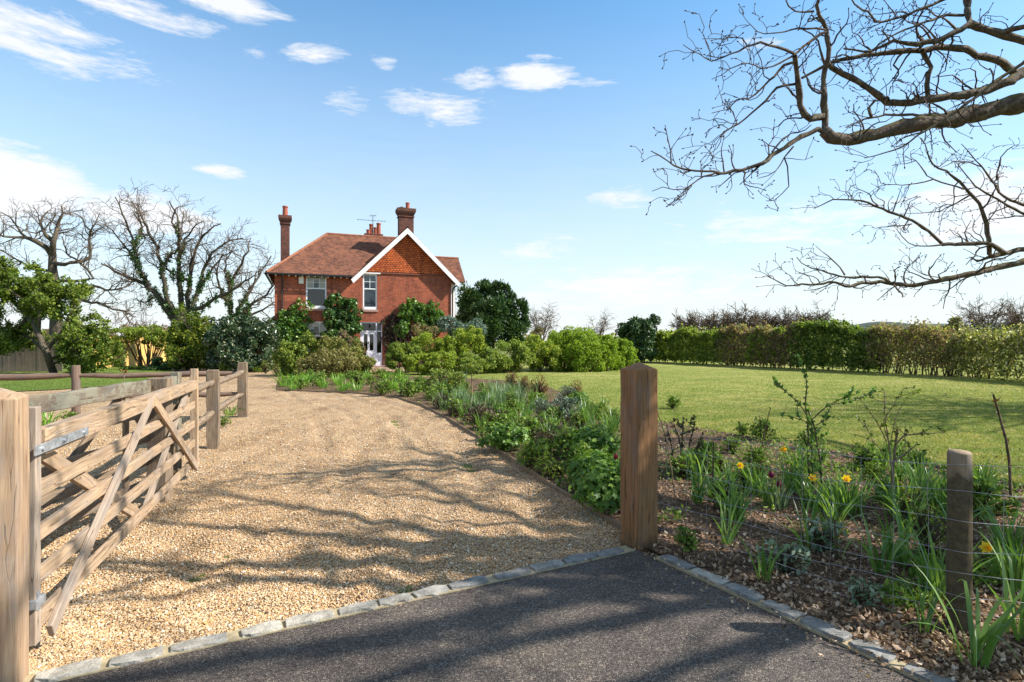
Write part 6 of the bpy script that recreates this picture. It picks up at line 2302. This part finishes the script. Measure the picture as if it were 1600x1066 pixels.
def sapling(name, label, cat, px, py, stems, leafmat_, leafsz, nleaf, mat=None, tw=1.0, side_den=5.0, side_len=.22):
    """stems: pixel polylines drawn at the plant's own depth"""
    x, y = G(px, py)
    o = thing(name, label, cat, (x, y, 0))
    tk = Tubes()
    tips = []
    for pts, w0, w1 in stems:
        p3 = np.array([list(P(a, b, y + random.uniform(-.06, .06) * (i > 0))) for i, (a, b) in enumerate(pts)])
        if pts[0][1] >= py - 3:
            p3[0] = (p3[0][0], y, .0)
        p3, ln = resample(p3, .06)
        p3[1:] += np.random.normal(0, .0015, (len(p3) - 1, 3))
        tk.add(p3, np.linspace(w0, w1, len(p3)) / FPX * y / 2 * .8, 5)
        q = p3[int(len(p3) * .25):]
        tips.append(q)
        for _ in range(int(ln * side_den)):
            i = random.randrange(len(q))
            s_ = wiggle(q[i], (random.uniform(-1, 1), random.uniform(-1, 1), random.uniform(.0, 1)), side_len * random.uniform(.3, 1), 4, .15)
            tk.add(s_, [.004, .0035, .003, .0025, .0018], 4)
            tips.append(s_[1:])
    tk.build('stem', mat or M['stem'], o, world=Matrix.Identity(4))
    if nleaf:
        q = np.concatenate(tips)
        idx = rng.integers(0, len(q), nleaf)
        nr = unit(rng.normal(size=(nleaf, 3)) + np.array([0, 0, .4]))
        V, F = leaf_mesh(q[idx] + nr * .012, nr, leafsz, .5, .3, .8)
        obj_np('leaves', V, [F], leafmat_, o, False, Matrix.Identity(4))
    return o


sapling('sapling', 'slender leafing sapling with spreading branches rising above the wire fence', 'sapling', 1268, 792,
        [([(1268, 792), (1263, 720), (1262, 660), (1258, 630), (1261, 605), (1259, 588)], 5, 2), ([(1284, 790), (1282, 720), (1272, 665), (1262, 640)], 4.5, 3), ([(1271, 790), (1268, 700), (1268, 662)], 3, 2),
         ([(1262, 650), (1250, 632), (1232, 615), (1212, 600)], 2.6, 1), ([(1270, 655), (1290, 636), (1312, 624), (1340, 615)], 2.6, 1), ([(1262, 660), (1240, 652), (1222, 648)], 2, 1), ([(1275, 665), (1300, 650), (1318, 660)], 2, 1), ([(1300, 632), (1330, 628), (1370, 612)], 1.6, 1)],
        L['daff'], .045, 760, None)
sapling('sapling', 'twiggy half bare shrub with many thin stems left of the stake', 'shrub', 1395, 800,
        [([(1390, 800), (1394, 740), (1388, 690), (1382, 640), (1382, 610)], 5, 1.6), ([(1392, 790), (1396, 720), (1400, 690), (1402, 670)], 7, 4), ([(1400, 695), (1412, 680), (1440, 678), (1475, 676)], 3.5, 1), ([(1398, 720), (1420, 705), (1432, 694)], 4, 2),
         ([(1390, 700), (1380, 660), (1400, 625), (1412, 607)], 2.4, 1), ([(1385, 690), (1370, 660), (1350, 630), (1340, 620)], 2.4, 1), ([(1388, 720), (1365, 690), (1350, 660)], 2, 1), ([(1392, 690), (1400, 650), (1418, 620)], 2, 1), ([(1378, 715), (1345, 700), (1315, 695)], 2, 1), ([(1414, 700), (1414, 658)], 1.6, 1)],
        L['hawthorn'], .034, 330, M['stem_pale'])
sapling('sapling', 'single knobbly brown stem with buds right of the stake', 'sapling', 1580, 790,
        [([(1580, 790), (1577, 720), (1572, 685), (1562, 650), (1556, 630), (1552, 616)], 6, 3.5)], L['rust'], .03, 60, None, side_den=8, side_len=.05)
sapling('rose_bush', 'dark leaved rose bush right behind the gate post', 'rose bush', 1066, 738,
        [([(1066, 738), (1064, 700), (1058, 672), (1048, 660)], 4.5, 2), ([(1070, 738), (1078, 690), (1085, 664)], 4, 2), ([(1062, 738), (1066, 690), (1068, 652)], 4.5, 2), ([(1072, 735), (1088, 700), (1098, 678)], 3, 1.5), ([(1056, 735), (1048, 690), (1042, 665)], 3, 1.5)],
        L['rose'], .04, 520, None, side_den=9, side_len=.16)
sapling('briar', 'long arching thorny stem beside the gate post', 'rose', 1058, 800, [([(1058, 800), (1050, 740), (1042, 690), (1032, 655), (1024, 640)], 3, 1.6)], L['rose'], .03, 20, M['stem_pale'], side_den=2)
sapling('sapling', 'thin dark stem standing in the bed between rose and sapling', 'sapling', 1186, 722, [([(1186, 722), (1192, 690), (1198, 660), (1204, 638)], 3, 1.5)], L['weed'], .03, 40, None, side_den=4, side_len=.1)
sapling('sapling', 'dark upright cane behind the wire near the rose', 'sapling', 1115, 790, [([(1115, 790), (1114, 740), (1115, 690)], 4, 2.4)], L['weed'], .03, 16, None, side_den=2, side_len=.08)
sapling('sapling', 'short dark pruned cane in the mulch behind the wire', 'sapling', 1308, 882, [([(1308, 882), (1307, 850), (1304, 812)], 6, 4)], L['weed'], .03, 24, None, side_den=3, side_len=.07)
x, y = at(193, 9.6)
ds = thing('dried_flower', 'tall dry straw coloured stem with seed head behind the old gate', 'dried flower', (x, y, 0))
tb = Tubes()
tb.add([(x, y, 0), (x, y, .6), (x + .01, y, 1.0)], [.008, .007, .006], 5)
tb.build('stem', M['stem_pale'], ds, world=Matrix.Identity(4))
foliage_obj('seed_head', [(x, y, 1.04, .05, .05, .03)], 120, .03, L['rust'], (0, 0, 0), ds, sub=8)
# weeds at the foot of the old fence
for (px, py, s, k, lb) in [(70, 672, 1.1, 'strap_leaf_clump', 'green bulb leaves growing through the old gate near its hinge'), (262, 690, .9, 'green_perennial', 'green weed at the foot of the weathered latch post'), (275, 668, .8, 'green_perennial', 'green weed under the old fence rails'),
                           (360, 652, .8, 'strap_leaf_clump', 'small green tuft beside the tall end post of the fence'), (110, 668, .9, 'green_perennial', 'weed under the round reddish post'), (348, 668, .6, 'green_perennial', 'weed between the two old fence posts')]:
    plant(k, px, py, s, lb)
for (px, py, s, lb) in [(432, 590, 1.2, 'small green clump with yellow flowers by the house border'), (415, 585, 1.3, 'green clump under the variegated shrub')]:
    plant('spurge_plant', px, py, s * 1.3, lb)
